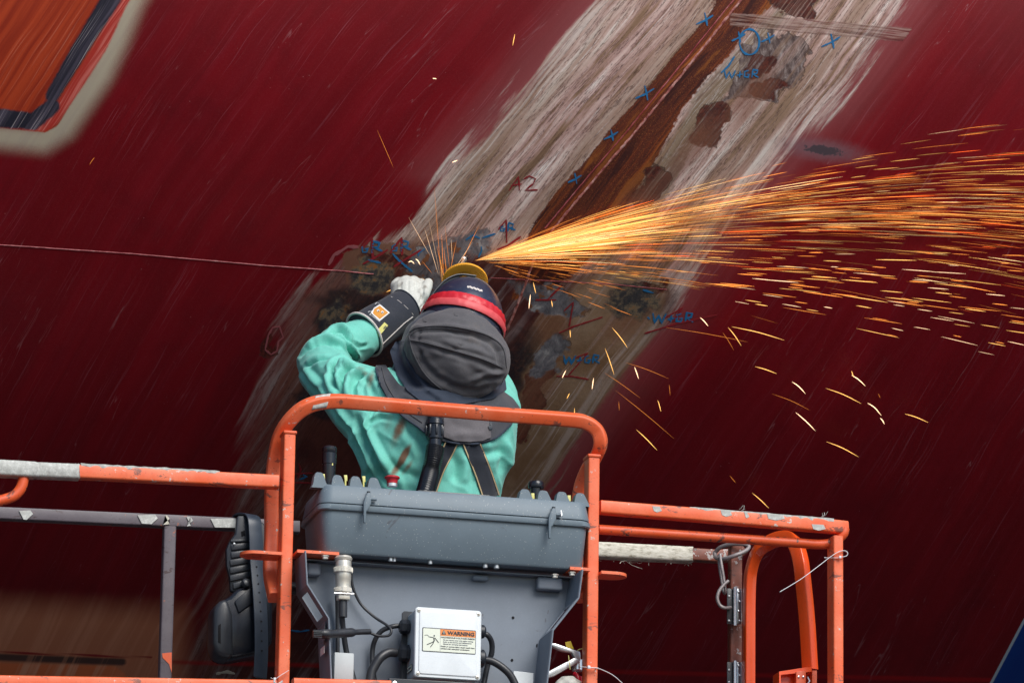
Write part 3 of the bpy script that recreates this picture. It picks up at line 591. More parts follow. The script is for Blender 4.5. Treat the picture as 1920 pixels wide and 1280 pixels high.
# frayed tape along the rail tops
def fray(x0, y0, x1, y1, n, Y=0, name='frayed_tape', up=1, L=6, mat=None):
    g = G()
    for i in range(n):
        t = random.random(); a = P(x0+(x1-x0)*t, y0+(y1-y0)*t, Y+random.uniform(-0.014, 0.014)); l = m(L)*random.uniform(0.3, 1.3)
        d = Vector((random.uniform(-1, 1), random.uniform(-.5, .2), up*random.uniform(0.15, 1))).normalized(); e = Vector((random.uniform(-1, 1), 0, random.uniform(-.4, .7)))
        g.sweep([a, a+d*l*0.5, a+d*l+e*l*0.4], rrect(0.0022, 0.0008, 0.0003, 1))
    o = g.build(name, mat or TAPE, lift, 0); o['kind'] = 'stuff'; return o
def strip(x0, y0, x1, y1, th, mat, name='tape', Y=0, w=0.030, n=26):   # ragged tape left on the top of a rail
    g = G(); R = []
    for i in range(n+1):
        t = i/n; a = P(x0+(x1-x0)*t, y0+(y1-y0)*t, Y); ww = w/2*random.uniform(0.8, 1.08); h = th*random.uniform(0.4, 1.4)
        R.append([a+Vector((0, y, z)) for y, z in ((-ww-0.003, -0.004*random.uniform(0.3, 2.6)), (-ww-0.003, h*0.5), (-ww*0.5, h), (ww*0.5, h), (ww, 0))])
    return g.rings(R).build(name, mat, lift, 60)
strip(150, 872, 410, 886, 0.004, TAPE); fray(150, 871, 420, 886, 26, L=2.6); fray(-50, 863, 150, 871, 12, L=2.5)
RRp = [P(1124, 951, 0), P(1300, 965, 0), P(1570, 988, 0)]
rail(RRp+[P(1583, 989.5, 0.012)], 'top_rail')
strip(1290, 953, 1560, 975, 0.003, TAPE); fray(1220, 949, 1590, 978, 22, L=3.4); fray(1540, 968, 1552, 971, 3, L=13); fray(1385, 955, 1395, 957, 3, L=8)
for x, y, w_ in ((1232, 953, 18), (1362, 961, 22), (1455, 968, 34), (1535, 987, 26), (1400, 964, 10)): G().slab([(x-w_/2, y-5), (x+w_/2-4, y-4), (x+w_/2, y+4), (x, y+7), (x-w_/2+3, y+4)], -SQ/2-0.001, 0.0015).build('tape_scrap', TAPE, lift, 0)
# bent tube under the right rail
MR = cat([P(1122, 992, 0.02), P(1300, 1004, 0.02), P(1480, 1016, 0.02), P(1535, 1020, 0.016), P(1562, 1016, 0.01), P(1580, 1002, 0.0), P(1584, 990, 0.0)], 6)
G().tube(MR, 0.0135, 14).build('bent_rail', ORANGE_D, lift, 60)
# loop below the left rail
G().tube(cat([P(44, 884, 0.0), P(43, 903, 0.0), P(34, 922, 0.0), P(12, 935, 0.0), P(-60, 950, 0.0), P(-140, 956, 0)], 6), 0.0145, 14).build('bent_rail', ORANGE_D, lift, 60)
# console posts
XL = P(537, 950, 0).x; XR = P(1109, 950, 0).x
zL = P(537, 812, 0).z; zR = P(1109, 856, 0).z
for X, z in ((XL, zL), (XR, zR)): G().sweep([(X, 0, z), (X, 0, FZ-0.1)], rrect(0.031, 0.052, 0.004), up=(0, 1, 0)).build('console_post', ORANGE, lift, 60)
for X, z in ((XL, zL), (XR, zR)): G().box((X, 0, z-0.003), (0.037, 0.058, 0.010), 0.003).build('weld_collar', ORANGE_D, lift, 60)
# hoop over the console: a square tube bent down and back
hoop = cat([P(516, 1120, 0.03), P(507, 1070, 0.08), P(509, 1000, 0.105), P(509, 930, 0.105), P(513, 875, 0.095), P(524, 820, 0.06), P(548, 783, 0.02), P(580, 760, 0.0), P(625, 752, 0.0), P(700, 757, 0), P(900, 774, 0), P(1060, 786, 0),
            P(1098, 792, 0.0), P(1120, 808, 0.0), P(1126, 832, 0.005), P(1117, 856, 0.035), P(1098, 885, 0.075), P(1086, 925, 0.105), P(1083, 985, 0.115), P(1085, 1060, 0.11), P(1092, 1120, 0.04)], 9)
G().sweep(hoop, rrect(0.036, 0.038, 0.007), up=(0, 1, 0)).build('guard_hoop', ORANGE, lift, 60)
g = G(); R = []
for i, t in enumerate(np.linspace(0, 1, 8)):
    a = P(586, 757.5, 0).lerp(P(614, 752.3, 0), t); R.append([a+Vector((0, y, 0))+Vector((0.25*z, 0, z)) for y, z in rrect(0.0385, 0.0405, 0.0075, 3)])
g.rings(R).build('tape', TAPE, lift, 60)
# lugs welded to the posts
def lug(poly, Y0_, Y1_, th, name='lug', hole=None):
    pass
def plate(px0, px1, py, Y0_, Y1_, name='lug', hole=None, rnd=True):
    a = P(px0, py, (Y0_+Y1_)/2); b = P(px1, py+(px1-px0)*0.075, (Y0_+Y1_)/2); z = a.z; x0, x1 = a.x, b.x; W = Y1_-Y0_
    g = G(); n = 10; out = []
    if rnd == 'l': out = [(x0+W/2-W/2*math.sin(math.pi*i/n), Y0_+W/2-W/2*math.cos(math.pi*i/n)) for i in range(n+1)]+[(x1, Y1_), (x1, Y0_)]
    elif rnd == 'r': out = [(x0, Y1_), (x0, Y0_)]+[(x1-W/2+W/2*math.sin(math.pi*i/n), Y0_+W/2-W/2*math.cos(math.pi*i/n)) for i in range(n+1)]
    else: out = [(x0, Y0_), (x1, Y0_), (x1, Y1_), (x0, Y1_)]
    g.rings([[(x, y, z-0.004) for x, y in out], [(x, y, z+0.004) for x, y in out]])
    o = g.build(name, ORANGE, lift, 30)
    if hole:
        hc = Vector((hole, (Y0_+Y1_)/2, z)); G().lathe(hc+Vector((0, 0, -0.0055)), (0, 0, 1), [(0, 0.013), (0, 0.021), (0.002, 0.023), (0.009, 0.023), (0.011, 0.021), (0.011, 0.013)], 24).build('grommet', ORANGE_D, o, 30)
        G().lathe(hc+Vector((0, 0, -0.0050)), (0, 0, 1), [(0, 0.013), (0.010, 0.013)], 20).build('lug_hole', HOLE, o, 30)
plate(450, 524, 1038, -0.045, 0.035, hole=P(476, 1039, 0).x, rnd='l'); plate(552, 630, 1038, -0.05, 0.03, rnd=False)
plate(1121, 1174, 1077, -0.045, 0.03, rnd='r'); plate(1062, 1100, 1070, -0.05, 0.03, rnd=False)
# lower rail across the front
lo0, lo1 = P(-140, 1268, 0), P(1600, 1335, 0); lz = P(300, 1282, 0).z
G().sweep([P(-140, 1277, 0), P(518, 1288, 0)], rrect(SQ, SQ, 0.006)).build('mid_rail', ORANGE, lift, 60)
G().sweep([P(549, 1284, -0.13), P(731, 1289, -0.13)], rrect(SQ, SQ, 0.006)).build('mid_rail', ORANGE, lift, 60)
G().sweep([P(1120, 1345, 0), P(1562, 1375, 0)], rrect(SQ, SQ, 0.006)).build('mid_rail', ORANGE, lift, 60)
# right corner post
xc = P(1566, 1100, 0.0).x
G().sweep([(xc, 0.0, P(1566, 1008, 0).z), (xc, 0, FZ-0.1)], rrect(0.028, 0.062, 0.004), up=(0, 1, 0)).build('corner_post', ORANGE, lift, 60)
# far rail, its post and its tape
YF = 0.62
FRp = [P(-140, 955, YF), P(0, 963, YF), P(500, 986, YF)]
G().sweep(FRp+[P(560, 989, YF)], rrect(0.036, 0.034, 0.004)).build('far_rail', STEEL, lift, 60)
for x0, x1, y in ((36, 62, 965), (258, 296, 973), (395, 470, 980), (310, 318, 974), (350, 362, 977)):
    G().slab([(x0, y-8), (x1-5, y-9), (x1, y-2), (x1-12, y+9), (x0+8, y+8)], YF-0.0215, 0.002).build('tape_scrap', TAPE if x0 != 310 else CREAM, lift, 0)
G().sweep([P(1085, 1028, YF), P(1240, 1036, YF), P(1345, 1043, YF)]+[P(1378, 1040, YF), P(1392, 1028, YF)], rrect(0.034, 0.036, 0.005)).build('far_rail', RUSTY, lift, 60)
tape(P(1112, 1031, YF), P(1296, 1040.5, YF), 0.007, CREAM, lump=0.0016, n=14, w=0.036)
fray(1120, 1049, 1300, 1057, 16, Y=YF, up=-1, L=6, mat=CREAM); fray(1170, 1050, 1178, 1052, 3, Y=YF, up=-1, L=26, mat=CREAM)
xf = P(314, 1100, YF).x
G().sweep([(xf, YF, P(314, 985, YF).z), (xf, YF, FZ-0.1)], rrect(0.034, 0.034, 0.004), up=(0, 1, 0)).build('far_post', STEEL, lift, 60)
G().slab([(304, 1224), (322, 1222), (322, 1260), (317, 1244), (305, 1232)], YF-0.0185, 0.0015).build('paint_patch', ORANGE, lift, 0)
xg = P(1378, 1100, 0.5).x
G().sweep([(xg, 0.5, P(1380, 1018, 0.5).z), (xg, 0.5, FZ-0.1)], rrect(0.034, 0.034, 0.004), up=(0, 1, 0)).build('gate_post', RUSTY, lift, 60)
# gate: glossy hoop of flat tube with an open front
gh = cat([P(1404, 1420, 0.42), P(1404, 1250, 0.42), P(1405, 1110, 0.42), P(1410, 1062, 0.41), P(1424, 1030, 0.38), P(1450, 1013, 0.33), P(1475, 1009, 0.26), P(1490, 1018, 0.2), P(1500, 1045, 0.17), P(1505, 1080, 0.16), P(1513, 1160, 0.16), P(1519, 1255, 0.16)], 8)
G().sweep(gh, rrect(0.029, 0.038, 0.004), up=(0, 1, 0)).build('gate_hoop', FRESH, lift, 60)
g = G(); g.slab([(1461, 1258), (1512, 1250), (1522, 1250), (1522, 1258), (1464, 1264), (1464, 1330), (1461, 1330)], 0.10, 0.06).build('latch_housing', FRESH, lift, 30)
G().slab([(1464, 1264), (1492, 1260), (1492, 1330), (1464, 1330)], 0.13, 0.004).build('latch_plate', FRESH, lift, 30)
G().slab([(1493, 1258), (1511, 1256), (1511, 1330), (1493, 1330)], 0.095, 0.02, 0.001).build('latch_plate', ORANGE_D, lift, 30)
G().slab([(1523, 1256), (1532, 1256), (1531, 1330), (1522, 1330)], 0.10, 0.06, 0.001).build('latch_plate', ORANGE_D, lift, 30)
for x in (1497.5, 1506): G().lathe(P(x, 1268, 0.094), (0, -1, 0), [(0, 0.0035), (0.002, 0.003), (0.003, 0)], 10).build('rivet', CHROME, lift)
G().tube([P(1514, 1268, 0.1), P(1518, 1276, 0.1), P(1514, 1281, 0.1), P(1518, 1300, 0.1)], 0.002, 8).build('latch_wire', CHROME, lift)
# hinges
for y0, y1 in ((1101, 1171), (1239, 1309)):
    h = G().box((P(1369, (y0+y1)/2, 0.47).x, 0.47, P(1369, (y0+y1)/2, 0.47).z), (m(13), 0.004, m(y1-y0)), 0.001).build('hinge', DARKP, lift)
    G().box((P(1385.5, (y0+y1)/2, 0.465).x, 0.465, P(1385, (y0+y1)/2, 0.465).z), (m(9.5), 0.004, m(y1-y0)), 0.001).build('hinge_leaf', plain('zinc_plating', (0.34, 0.36, 0.38), 0.3, 1.0), h)
    G().cyl(P(1378, y0-1, 0.46), P(1378, y1+1, 0.46), m(3.4)).build('hinge_barrel', CHROME, h)
    for k in range(4):
        yy = y0+8+k*(y1-y0-16)/3; G().lathe(P(1385+(k % 2)*1.5, yy, 0.462), (0, -1, 0), [(0, 0.0038), (0.002, 0.003), (0.003, 0)], 10).build('rivet', CHROME, h)
    for k in range(3):
        yy = y0+16+k*(y1-y0-24)/2; G().lathe(P(1367, yy, 0.467), (0, -1, 0), [(0, 0.0038), (0.002, 0.003), (0.003, 0)], 10).build('rivet', GALV, h)
# chain hanging from the far rail to the gate
def chainlink(pts, name='chain_link', r=0.006):
    return G().tube(cat(pts, 5), r, 10).build(name, CHAINM, lift, 60)
chainlink([P(1340, 1036, 0.52), P(1352, 1025, 0.5), P(1376, 1019, 0.47), P(1396, 1020, 0.46), P(1404, 1024, 0.46), P(1398, 1032, 0.45), P(1380, 1040, 0.44), P(1358, 1047, 0.46), P(1343, 1045, 0.5), P(1340, 1036, 0.52)])
chainlink([P(1350, 1038, 0.47), P(1353, 1060, 0.46), P(1357, 1085, 0.46), P(1360, 1108, 0.46), P(1357, 1109, 0.48), P(1353, 1085, 0.49), P(1349, 1060, 0.49), P(1348, 1040, 0.49)], r=0.0045)
chainlink([P(1366, 1088, 0.44), P(1357, 1096, 0.44), P(1348, 1108, 0.44), P(1345, 1121, 0.44), P(1349, 1133, 0.44), P(1358, 1139, 0.44), P(1370, 1138, 0.46)], r=0.005)
# floor, toe boards and boom of the basket
x0, x1 = P(-160, 1000, 0).x, P(1584, 1000, 0).x
fl = G().box(((x0+x1)/2, 0.35, FZ-0.02), (x1-x0, 0.80, 0.03), 0.004).build('floor_plate', GALV, lift)
for yy in (-0.045, 0.76): G().box(((x0+x1)/2, yy, FZ+0.06), (x1-x0, 0.006, 0.15), 0.001).build('toe_board', ORANGE, lift)
G().sweep([(0.1, 0.1, FZ-0.04), (0.1, 0.1, FZ-0.45), (-0.4, -0.8, 2.6), (-2.5, -3.5, 0.6)], rrect(0.16, 0.18, 0.02), up=(0, 1, 0)).build('boom', ORANGE, lift, 40)

# ---------------------------------------------------------------- control box
YB = -0.055
bx0, bx1 = P(603, 938, YB).x, P(1105, 978, YB).x
blz = (P(603, 938, YB).z+P(1105, 980, YB).z)/2; bbz = (P(606, 1031, YB).z+P(1092, 1067, YB).z)/2; DB = 0.25
print('box', bx1-bx0, P(603, 938, YB).z-P(1105, 980, YB).z, P(606, 1031, YB).z-P(1092, 1067, YB).z)
bcx = (bx0+bx1)/2
def rr_ring(w, d, r, x, y, z): return [(x+a, y+b, z) for a, b in rrect(w, d, r, 5)]
W = bx1-bx0; yc = YB+DB/2
g = G(); g.rings([rr_ring(W-0.030, DB-0.03, 0.02, bcx-0.001, yc, bbz), rr_ring(W-0.022, DB-0.02, 0.026, bcx, yc, bbz+0.005), rr_ring(W-0.002, DB, 0.03, bcx, yc, blz-0.014)])
box = g.build('control_box', GREY, lift, 40)
g = G(); g.rings([rr_ring(W+0.012, DB+0.012, 0.034, bcx, yc, blz-0.018), rr_ring(W+0.016, DB+0.016, 0.034, bcx, yc, blz-0.015), rr_ring(W+0.014, DB+0.014, 0.034, bcx, yc, blz-0.003), rr_ring(W+0.008, DB+0.008, 0.033, bcx, yc, blz-0.001)])
g.build('box_rim', GREY, box, 40)
ltz = P(620, 907, YB).z
g = G(); g.rings([rr_ring(W+0.010, DB+0.010, 0.034, bcx, yc, blz+0.0015), rr_ring(W+0.010, DB+0.010, 0.034, bcx, yc, blz+0.006), rr_ring(W-0.006, DB-0.006, 0.03, bcx, yc, ltz-0.004), rr_ring(W-0.014, DB-0.014, 0.026, bcx, yc, ltz)])
lid = g.build('box_lid', GREY, box, 40)
# scalloped guards over the switches
def scallop(xa, xb, nb, topy, h, first=1.0, Y=YB+0.016, th=0.03):
    pts = []; W_ = xb-xa; base = 0.0
    per = W_/(nb-0.45); z = ltz-0.004
    prof = []
    for i in range(nb):
        a = xa+i*per; wb = per*0.66; k = h*(first if i == 0 else 1)
        prof += [(a-wb*0.04, 0.006), (a+wb*0.05, k*0.75), (a+wb*0.14, k*0.93), (a+wb*0.26, k), (a+wb*0.58, k), (a+wb*0.74, k*0.93), (a+wb*0.86, k*0.7), (a+wb*1.0, 0.012), (a+wb*1.1, 0.006)]
    prof = [(xa-0.006, -0.004)]+prof+[(prof[-1][0]+0.004, -0.004)]
    g = G(); g.rings([[(x, Y, z+zz) for x, zz in prof], [(x, Y+0.003, z+zz+0.0015) for x, zz in prof], [(x, Y+th, z+zz+0.0015) for x, zz in prof]])
    return g.build('switch_guard', GREY, box, 25)
scallop(P(588, 900, YB).x+0.004, P(712, 905, YB).x, 4, 0, 0.033, 1.12)
scallop(P(977, 930, YB).x, P(1100, 940, YB).x, 4, 0, 0.031)
for x, y in ((606, 896), (648, 898), (682, 900), (999, 932), (1067, 936)):
    G().slab([(x-3, y-8), (x+3, y-8), (x+3.5, y+3), (x+1.5, y+3), (x+1.5, y+14), (x-1.5, y+14), (x-1.5, y+2)], YB+0.03, 0.005, 0.0006).build('switch_tag', YEL, box, 30)
jc = P(616, 900, 0.05); G().lathe(P(616, 908, 0.05), (0, 0, 1), [(0, 0.014), (0.02, 0.015), (0.03, 0.0165), (0.055, 0.0175), (0.056, 0.019), (0.085, 0.019), (0.086, 0.0175), (0.091, 0.0195), (0.100, 0.0195), (0.104, 0.016), (0.105, 0)], 24).build('joystick', BLACKG, box, 40)
G().slab([(622.5, 853), (624.5, 853), (624.5, 872), (622.5, 872)], 0.033, 0.001).build('joystick_label', YEL, box, 0)
ec = P(735, 912, 0.03); st_ = G().lathe(ec, (0, 0, 1), [(0, 0.014), (0.008, 0.0145), (0.009, 0.013)], 24).build('button_collar', CHROME, box, 40)
G().lathe(ec+Vector((0, 0, 0.009)), (0, 0, 1), [(0, 0.014), (0.006, 0.0145), (0.010, 0.016), (0.014, 0.0205), (0.017, 0.0205), (0.019, 0.018), (0.019, 0)], 28).build('stop_button', REDP, box, 40)
kc = P(1005, 928, 0.03); G().lathe(kc, (0, 0, 1), [(0, 0.014), (0.018, 0.015), (0.019, 0.0205), (0.021, 0.0215), (0.033, 0.0215), (0.037, 0.019), (0.038, 0)], 28).build('selector_knob', BLACKG, box, 40)
G().box((P(842, 917, 0.03).x, 0.03, ltz+0.003), (0.20, 0.12, 0.008), 0.002).build('display_panel', BLACKG, box)
for lx, ly in ((690, 935), (1037, 964)):      # latches with their levers
    a = P(lx, ly, YB-0.012)
    l_ = G().slab([(lx-1, ly-12), (lx+5, ly-12), (lx+6, ly-2), (lx+6, ly+8), (lx-1, ly+22), (lx-3, ly+22), (lx-4, ly+44), (lx-8, ly+44), (lx-8, ly+8), (lx-5, ly-4)], YB-0.022, 0.010, 0.0015).build('latch', GREY, box, 30)
    G().cyl(P(lx+4, ly, YB-0.014), P(lx+16, ly+1, YB-0.014), 0.0045, 14, 0.0008).build('latch_pin', GREY, box)
    G().cyl(P(lx+1, ly-14, YB-0.008), P(lx+1, ly-4, YB-0.008), 0.005, 12).build('latch_hook', DARKP, box)
G().tube([P(1052, 957, YB-0.02), P(1053, 966, YB-0.024), P(1052, 974, YB-0.02), P(1055, 974, YB-0.02)], 0.0014, 6).build('split_pin', CHROME, box)
for x, w_ in ((728, 4), (735, 3), (802, 4), (905, 4.5), (926, 5)):
    c0 = P(x, 1043+(x-728)*0.073, 0.0); G().cyl(Vector((c0.x, -0.03, bbz+0.004)), Vector((c0.x, -0.03, bbz-0.010)), m(w_), 12, 0.0008).build('mounting_stud', GALV, box)
# ---------------------------------------------------------------- shroud below the box
YP = 0.115; YFp = -0.02
fe = [(574, 1048), (578, 1092), (618, 1156), (624, 1300)]; fr_ = [(1091, 1080), (1084, 1118), (1036, 1178), (1020, 1300)]
def shift(p): q_ = P(p[0], p[1], YFp); q_.y = YP; return q_
sh = G(); L3 = [shift(p) for p in fe]; R3 = [shift(p) for p in fr_]
topz = max(L3[0].z, R3[0].z)+0.022; L3[0].z = R3[0].z = topz
bz = min(L3[-1].z, R3[-1].z); L3[-1].z = R3[-1].z = bz
back = [tuple(p) for p in L3+R3[::-1]]; n = len(back)
g = G(); g.rings([back, [(x, y+0.003, z) for x, y, z in back]])
shroud = g.build('console_shroud', PANEL, lift, 25)
def fl_strip(a, b, th, name, y0=YFp, y1=YP):
    g = G(); a0 = Vector((a.x, y0, a.z)); b0 = Vector((b.x, y0, b.z)); d = (b0-a0).normalized(); nn = Vector((-d.z, 0, d.x))*th
    g.rings([[a0, a0+nn, a0+nn+Vector((0, y1-y0, 0)), a0+Vector((0, y1-y0, 0))], [b0, b0+nn, b0+nn+Vector((0, y1-y0, 0)), b0+Vector((0, y1-y0, 0))]])
    return g.build(name, PANEL, shroud, 20)
for LL, sgn in ((L3, 1), (R3, -1)):
    for i in range(3):
        if i == 1:                           # slotted sloping part
            fl_strip(LL[i], LL[i+1], 0.003*sgn, 'flange', YFp, YFp+0.035); fl_strip(LL[i], LL[i+1], 0.003*sgn, 'flange', YP-0.03, YP)
            fl_strip(LL[i], LL[i].lerp(LL[i+1], 0.14), 0.003*sgn, 'flange', YFp+0.035, YP-0.03); fl_strip(LL[i].lerp(LL[i+1], 0.86), LL[i+1], 0.003*sgn, 'flange', YFp+0.035, YP-0.03)
        else: fl_strip(LL[i], LL[i+1], 0.003*sgn, 'flange')
        a = LL[i].copy(); b = LL[i+1].copy(); a.y = b.y = YFp-0.002
        G().tube([a, b], 0.0022, 8).build('rolled_edge', GALV if False else PANEL, shroud)
G().rings([[(L3[0].x, YP-0.03, topz), (R3[0].x, YP-0.03, topz), (R3[0].x, YP, topz), (L3[0].x, YP, topz)], [(L3[0].x, YP-0.03, topz+0.003), (R3[0].x, YP-0.03, topz+0.003), (R3[0].x, YP, topz+0.003), (L3[0].x, YP, topz+0.003)]]).build('shroud_top', PANEL, shroud, 20)
def boss(x0, y0, x1, y1, th=0.02):
    a = P(x0, y0, YP); b = P(x1, y1, YP); G().box(((a.x+b.x)/2, YP-th/2, (a.z+b.z)/2), (b.x-a.x, th, a.z-b.z), 0.007, seg=3).build('pressed_boss', PANEL, shroud, 40)
boss(1003, 1081, 1050, 1108, 0.03); boss(884, 1076, 914, 1088, 0.02); boss(575, 1055, 600, 1080, 0.03)
for x, y in ((962, 1154), (960, 1233)): G().lathe(P(x, y, YP-0.0008), (0, -1, 0), [(0, 0.0038), (0.0006, 0.0038), (0.0007, 0)], 12).build('drilled_hole', HOLE, shroud)
G().lathe(P(1007, 1206, 0.05), (-1, 0, 0.1), [(0, 0.005), (0.002, 0.005), (0.0021, 0)], 12).build('drilled_hole', HOLE, shroud)
for x, y, yy in ((612, 1044, -0.02), (1040, 1079, 0.02), (1072, 1075, 0.0)):
    c0 = P(x, y, yy); G().lathe(c0+Vector((0, 0, 0.008)), (0, 0, -1), [(0, 0.010), (0.002, 0.010), (0.0022, 0.0075), (0.009, 0.0075), (0.010, 0.005)], 6).build('hex_bolt', NICKEL, shroud)
# stickers on the left flange
xs_ = L3[3].x-0.0025
for z0_, z1_, mt_ in ((P(604, 1161, 0).z, P(604, 1196, 0).z, INKG), (P(604, 1206, 0).z, P(604, 1220, 0).z, WHITEP)):
    G().box((L3[2].x-0.006, 0.02, (z0_+z1_)/2), (0.001, 0.05, z0_-z1_)).build('flange_label', mt_, shroud)
# pale conduit box at the foot
G().box((P(642, 1248, 0.03).x, 0.03, P(642, 1250, 0.03).z), (m(36), 0.07, m(52)), 0.002).build('conduit_box', plastic('pale_conduit', (0.50, 0.54, 0.55), 0.5, 0), shroud)
G().slab([(963, 1253), (1000, 1257), (999, 1330), (975, 1330), (963, 1270)], 0.06, 0.004, 0.0005).build('galvanised_bracket', GALV, shroud, 20)
dk_ = G().slab([(731, 1266), (968, 1280), (968, 1330), (731, 1330)], -0.04, 0.02, 0.002).build('lower_bracket', DARKP, shroud, 20)
G().lathe(P(741, 1277, -0.042), (0, -1, 0), [(0, 0.008), (0.003, 0.007), (0.004, 0)], 14).build('bracket_screw', CHROME, shroud)
# multi-pin connector
def Pz(x, y, Y): return P(x, y, Y)
ct = P(646, 1040, 0.03); k = PPM
prof = []; rr = lambda px_: px_/2/PPM*1.0
segs = [(0, 28), (4, 33), (8, 31), (9, 29), (20, 30), (21, 34), (31, 34), (32, 29), (44, 29), (45, 28), (58, 28), (59, 31), (68, 31), (69, 26)]
conn = G().lathe(ct, (0.01, 0, -1), [(a/PPM, rr(b)) for a, b in segs], 28).build('connector', NICKEL, shroud, 30)
for a_, b_ in ((22, 30), (60, 67)):
    g = G()
    for i in range(40):
        th = 2*math.pi*i/40; r_ = rr(34.6 if a_ == 22 else 31.6); c0 = ct+Vector((r_*math.cos(th), r_*math.sin(th), -(a_+b_)/2/PPM)); g.box(c0, (0.0012, 0.0012, (b_-a_)/PPM), 0)
    o = g.build('knurling', NICKEL, conn, 0); o['kind'] = 'stuff'
G().box(ct+Vector((0.001, -0.004, -76/PPM)), (rr(44), rr(40), 14/PPM), 0.003).build('cable_clamp', NICKEL, conn)
G().cyl(ct+Vector((-rr(38), -0.022, -73/PPM)), ct+Vector((rr(36), -0.022, -72/PPM)), 0.0022, 10).build('clamp_screw', CHROME, conn)
G().tube([P(645, 1106, 0.03), P(645, 1153, 0.03)], rr(16), 14).build('heat_shrink', CABLE, shroud, 60)
def cable(pts, r_px, name='cable', mat=None, **kw): return G().tube(cat(pts, 8), r_px/PPM, 14, **kw).build(name, mat or CABLE, shroud, 60)
cable([P(643, 1150, 0.035), P(646, 1180, 0.05), P(651, 1215, 0.06), P(660, 1250, 0.06), P(674, 1300, 0.06)], 5.2)
cable([P(634, 1112, 0.09), P(635, 1160, 0.10), P(635, 1220, 0.10), P(634, 1300, 0.1)], 4)
cable([P(661, 1062, 0.08), P(663, 1095, 0.085), P(678, 1128, 0.09), P(703, 1152, 0.08), P(727, 1168, 0.06), P(735, 1178, 0.05), P(730, 1187, 0.05), P(712, 1188, 0.055), P(697, 1183, 0.06)], 2.6)
cable([P(748, 1169, 0.06), P(735, 1171, 0.06), P(718, 1178, 0.07), P(706, 1193, 0.08), P(700, 1215, 0.09), P(701, 1250, 0.09), P(709, 1300, 0.09)], 4.6)
cable([P(744, 1219, 0.05), P(730, 1219, 0.045), P(715, 1228, 0.04), P(704, 1244, 0.04), P(697, 1262, 0.04), P(693, 1310, 0.04)], 8.6)
cable([P(905, 1183, 0.06), P(915, 1187, 0.06), P(922, 1200, 0.07), P(922, 1220, 0.08), P(914, 1245, 0.09), P(903, 1300, 0.09)], 5.2)
cable([P(908, 1232, 0.05), P(925, 1236, 0.045), P(945, 1249, 0.04), P(960, 1266, 0.04), P(975, 1300, 0.04)], 7.0)
# grip-shaped sensor lead across the flange
G().tube(cat([P(589, 1184, -0.035), P(604, 1184, -0.035), P(618, 1184, -0.03), P(640, 1183, -0.01), P(668, 1181, 0.01), P(695, 1180, 0.03)], 5), 8.0/PPM, 14, scale=[0.9]*6+[1.12]*5+[0.95]*4+[1.05]*5+[0.66]*6, ).build('sensor_lead', CABLE, shroud, 60)
g = G()
for i in range(5): g.box(P(598+0*i, 1178+i*3, -0.048), (m(16), 0.003, m(1.2)), 0)
for i in range(1): pass
o = g.build('grip_ribs', BLACK, shroud, 0); o['kind'] = 'stuff'
# corrugated hose end behind the left post
G().tube(cat([P(545, 1098, 0.2), P(565, 1103, 0.2), P(590, 1118, 0.18), P(606, 1140, 0.16)], 14), 11/PPM, 14, scale=[1.0+0.10*(i % 2) for i in range(43)]).build('corrugated_hose', BLACK, shroud, 180)
# ---------------------------------------------------------------- junction box
JY = -0.035; a = P(781, 1133, JY); b = P(901, 1272, JY); jx0, jx1 = a.x, P(902, 1200, JY).x; jz1 = (P(783, 1133, JY).z+P(902, 1143, JY).z)/2; jz0 = (P(779, 1262, JY).z+P(899, 1272, JY).z)/2; JD = 0.095
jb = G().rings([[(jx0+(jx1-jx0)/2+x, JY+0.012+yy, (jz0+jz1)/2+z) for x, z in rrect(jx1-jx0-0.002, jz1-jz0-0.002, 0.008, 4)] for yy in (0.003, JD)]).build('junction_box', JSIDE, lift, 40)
jw, jh = jx1-jx0, jz1-jz0; jcx, jcz = (jx0+jx1)/2, (jz0+jz1)/2
def jr(w_, h_, r_, y): return [(jcx+x, y, jcz+z) for x, z in rrect(w_, h_, r_, 4)]
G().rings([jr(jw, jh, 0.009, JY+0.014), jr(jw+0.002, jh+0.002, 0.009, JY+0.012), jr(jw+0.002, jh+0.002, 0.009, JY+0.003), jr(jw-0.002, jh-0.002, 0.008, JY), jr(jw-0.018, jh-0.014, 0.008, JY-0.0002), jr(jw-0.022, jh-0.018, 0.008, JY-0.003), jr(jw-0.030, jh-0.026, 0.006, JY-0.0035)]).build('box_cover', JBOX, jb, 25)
for sx in (-1, 1):
    for sz in (-1, 1):
        c0 = Vector((jcx+sx*(jw/2-0.0085), JY-0.0005, jcz+sz*(jh/2-0.0085))); sc_ = G().lathe(c0, (0, -1, 0), [(0, 0.0052), (0.0012, 0.0052), (0.0018, 0.0042), (0.0018, 0)], 16).build('cover_screw', NICKEL, jb)
        g = G(); g.box(c0+Vector((0, -0.002, 0)), (0.005, 0.0006, 0.001), 0).box(c0+Vector((0, -0.0021, 0)), (0.001, 0.0006, 0.005), 0).build('screw_slot', INK, sc_, 0)
G().rings([[(jcx-0.012+x, y, jcz+0.002+z) for x, z in rrect(jw+0.004, jh+0.012, 0.006, 3)] for y in (JY+JD+0.003, JY+JD+0.014)]).build('backing_plate', BLACK, jb, 40)
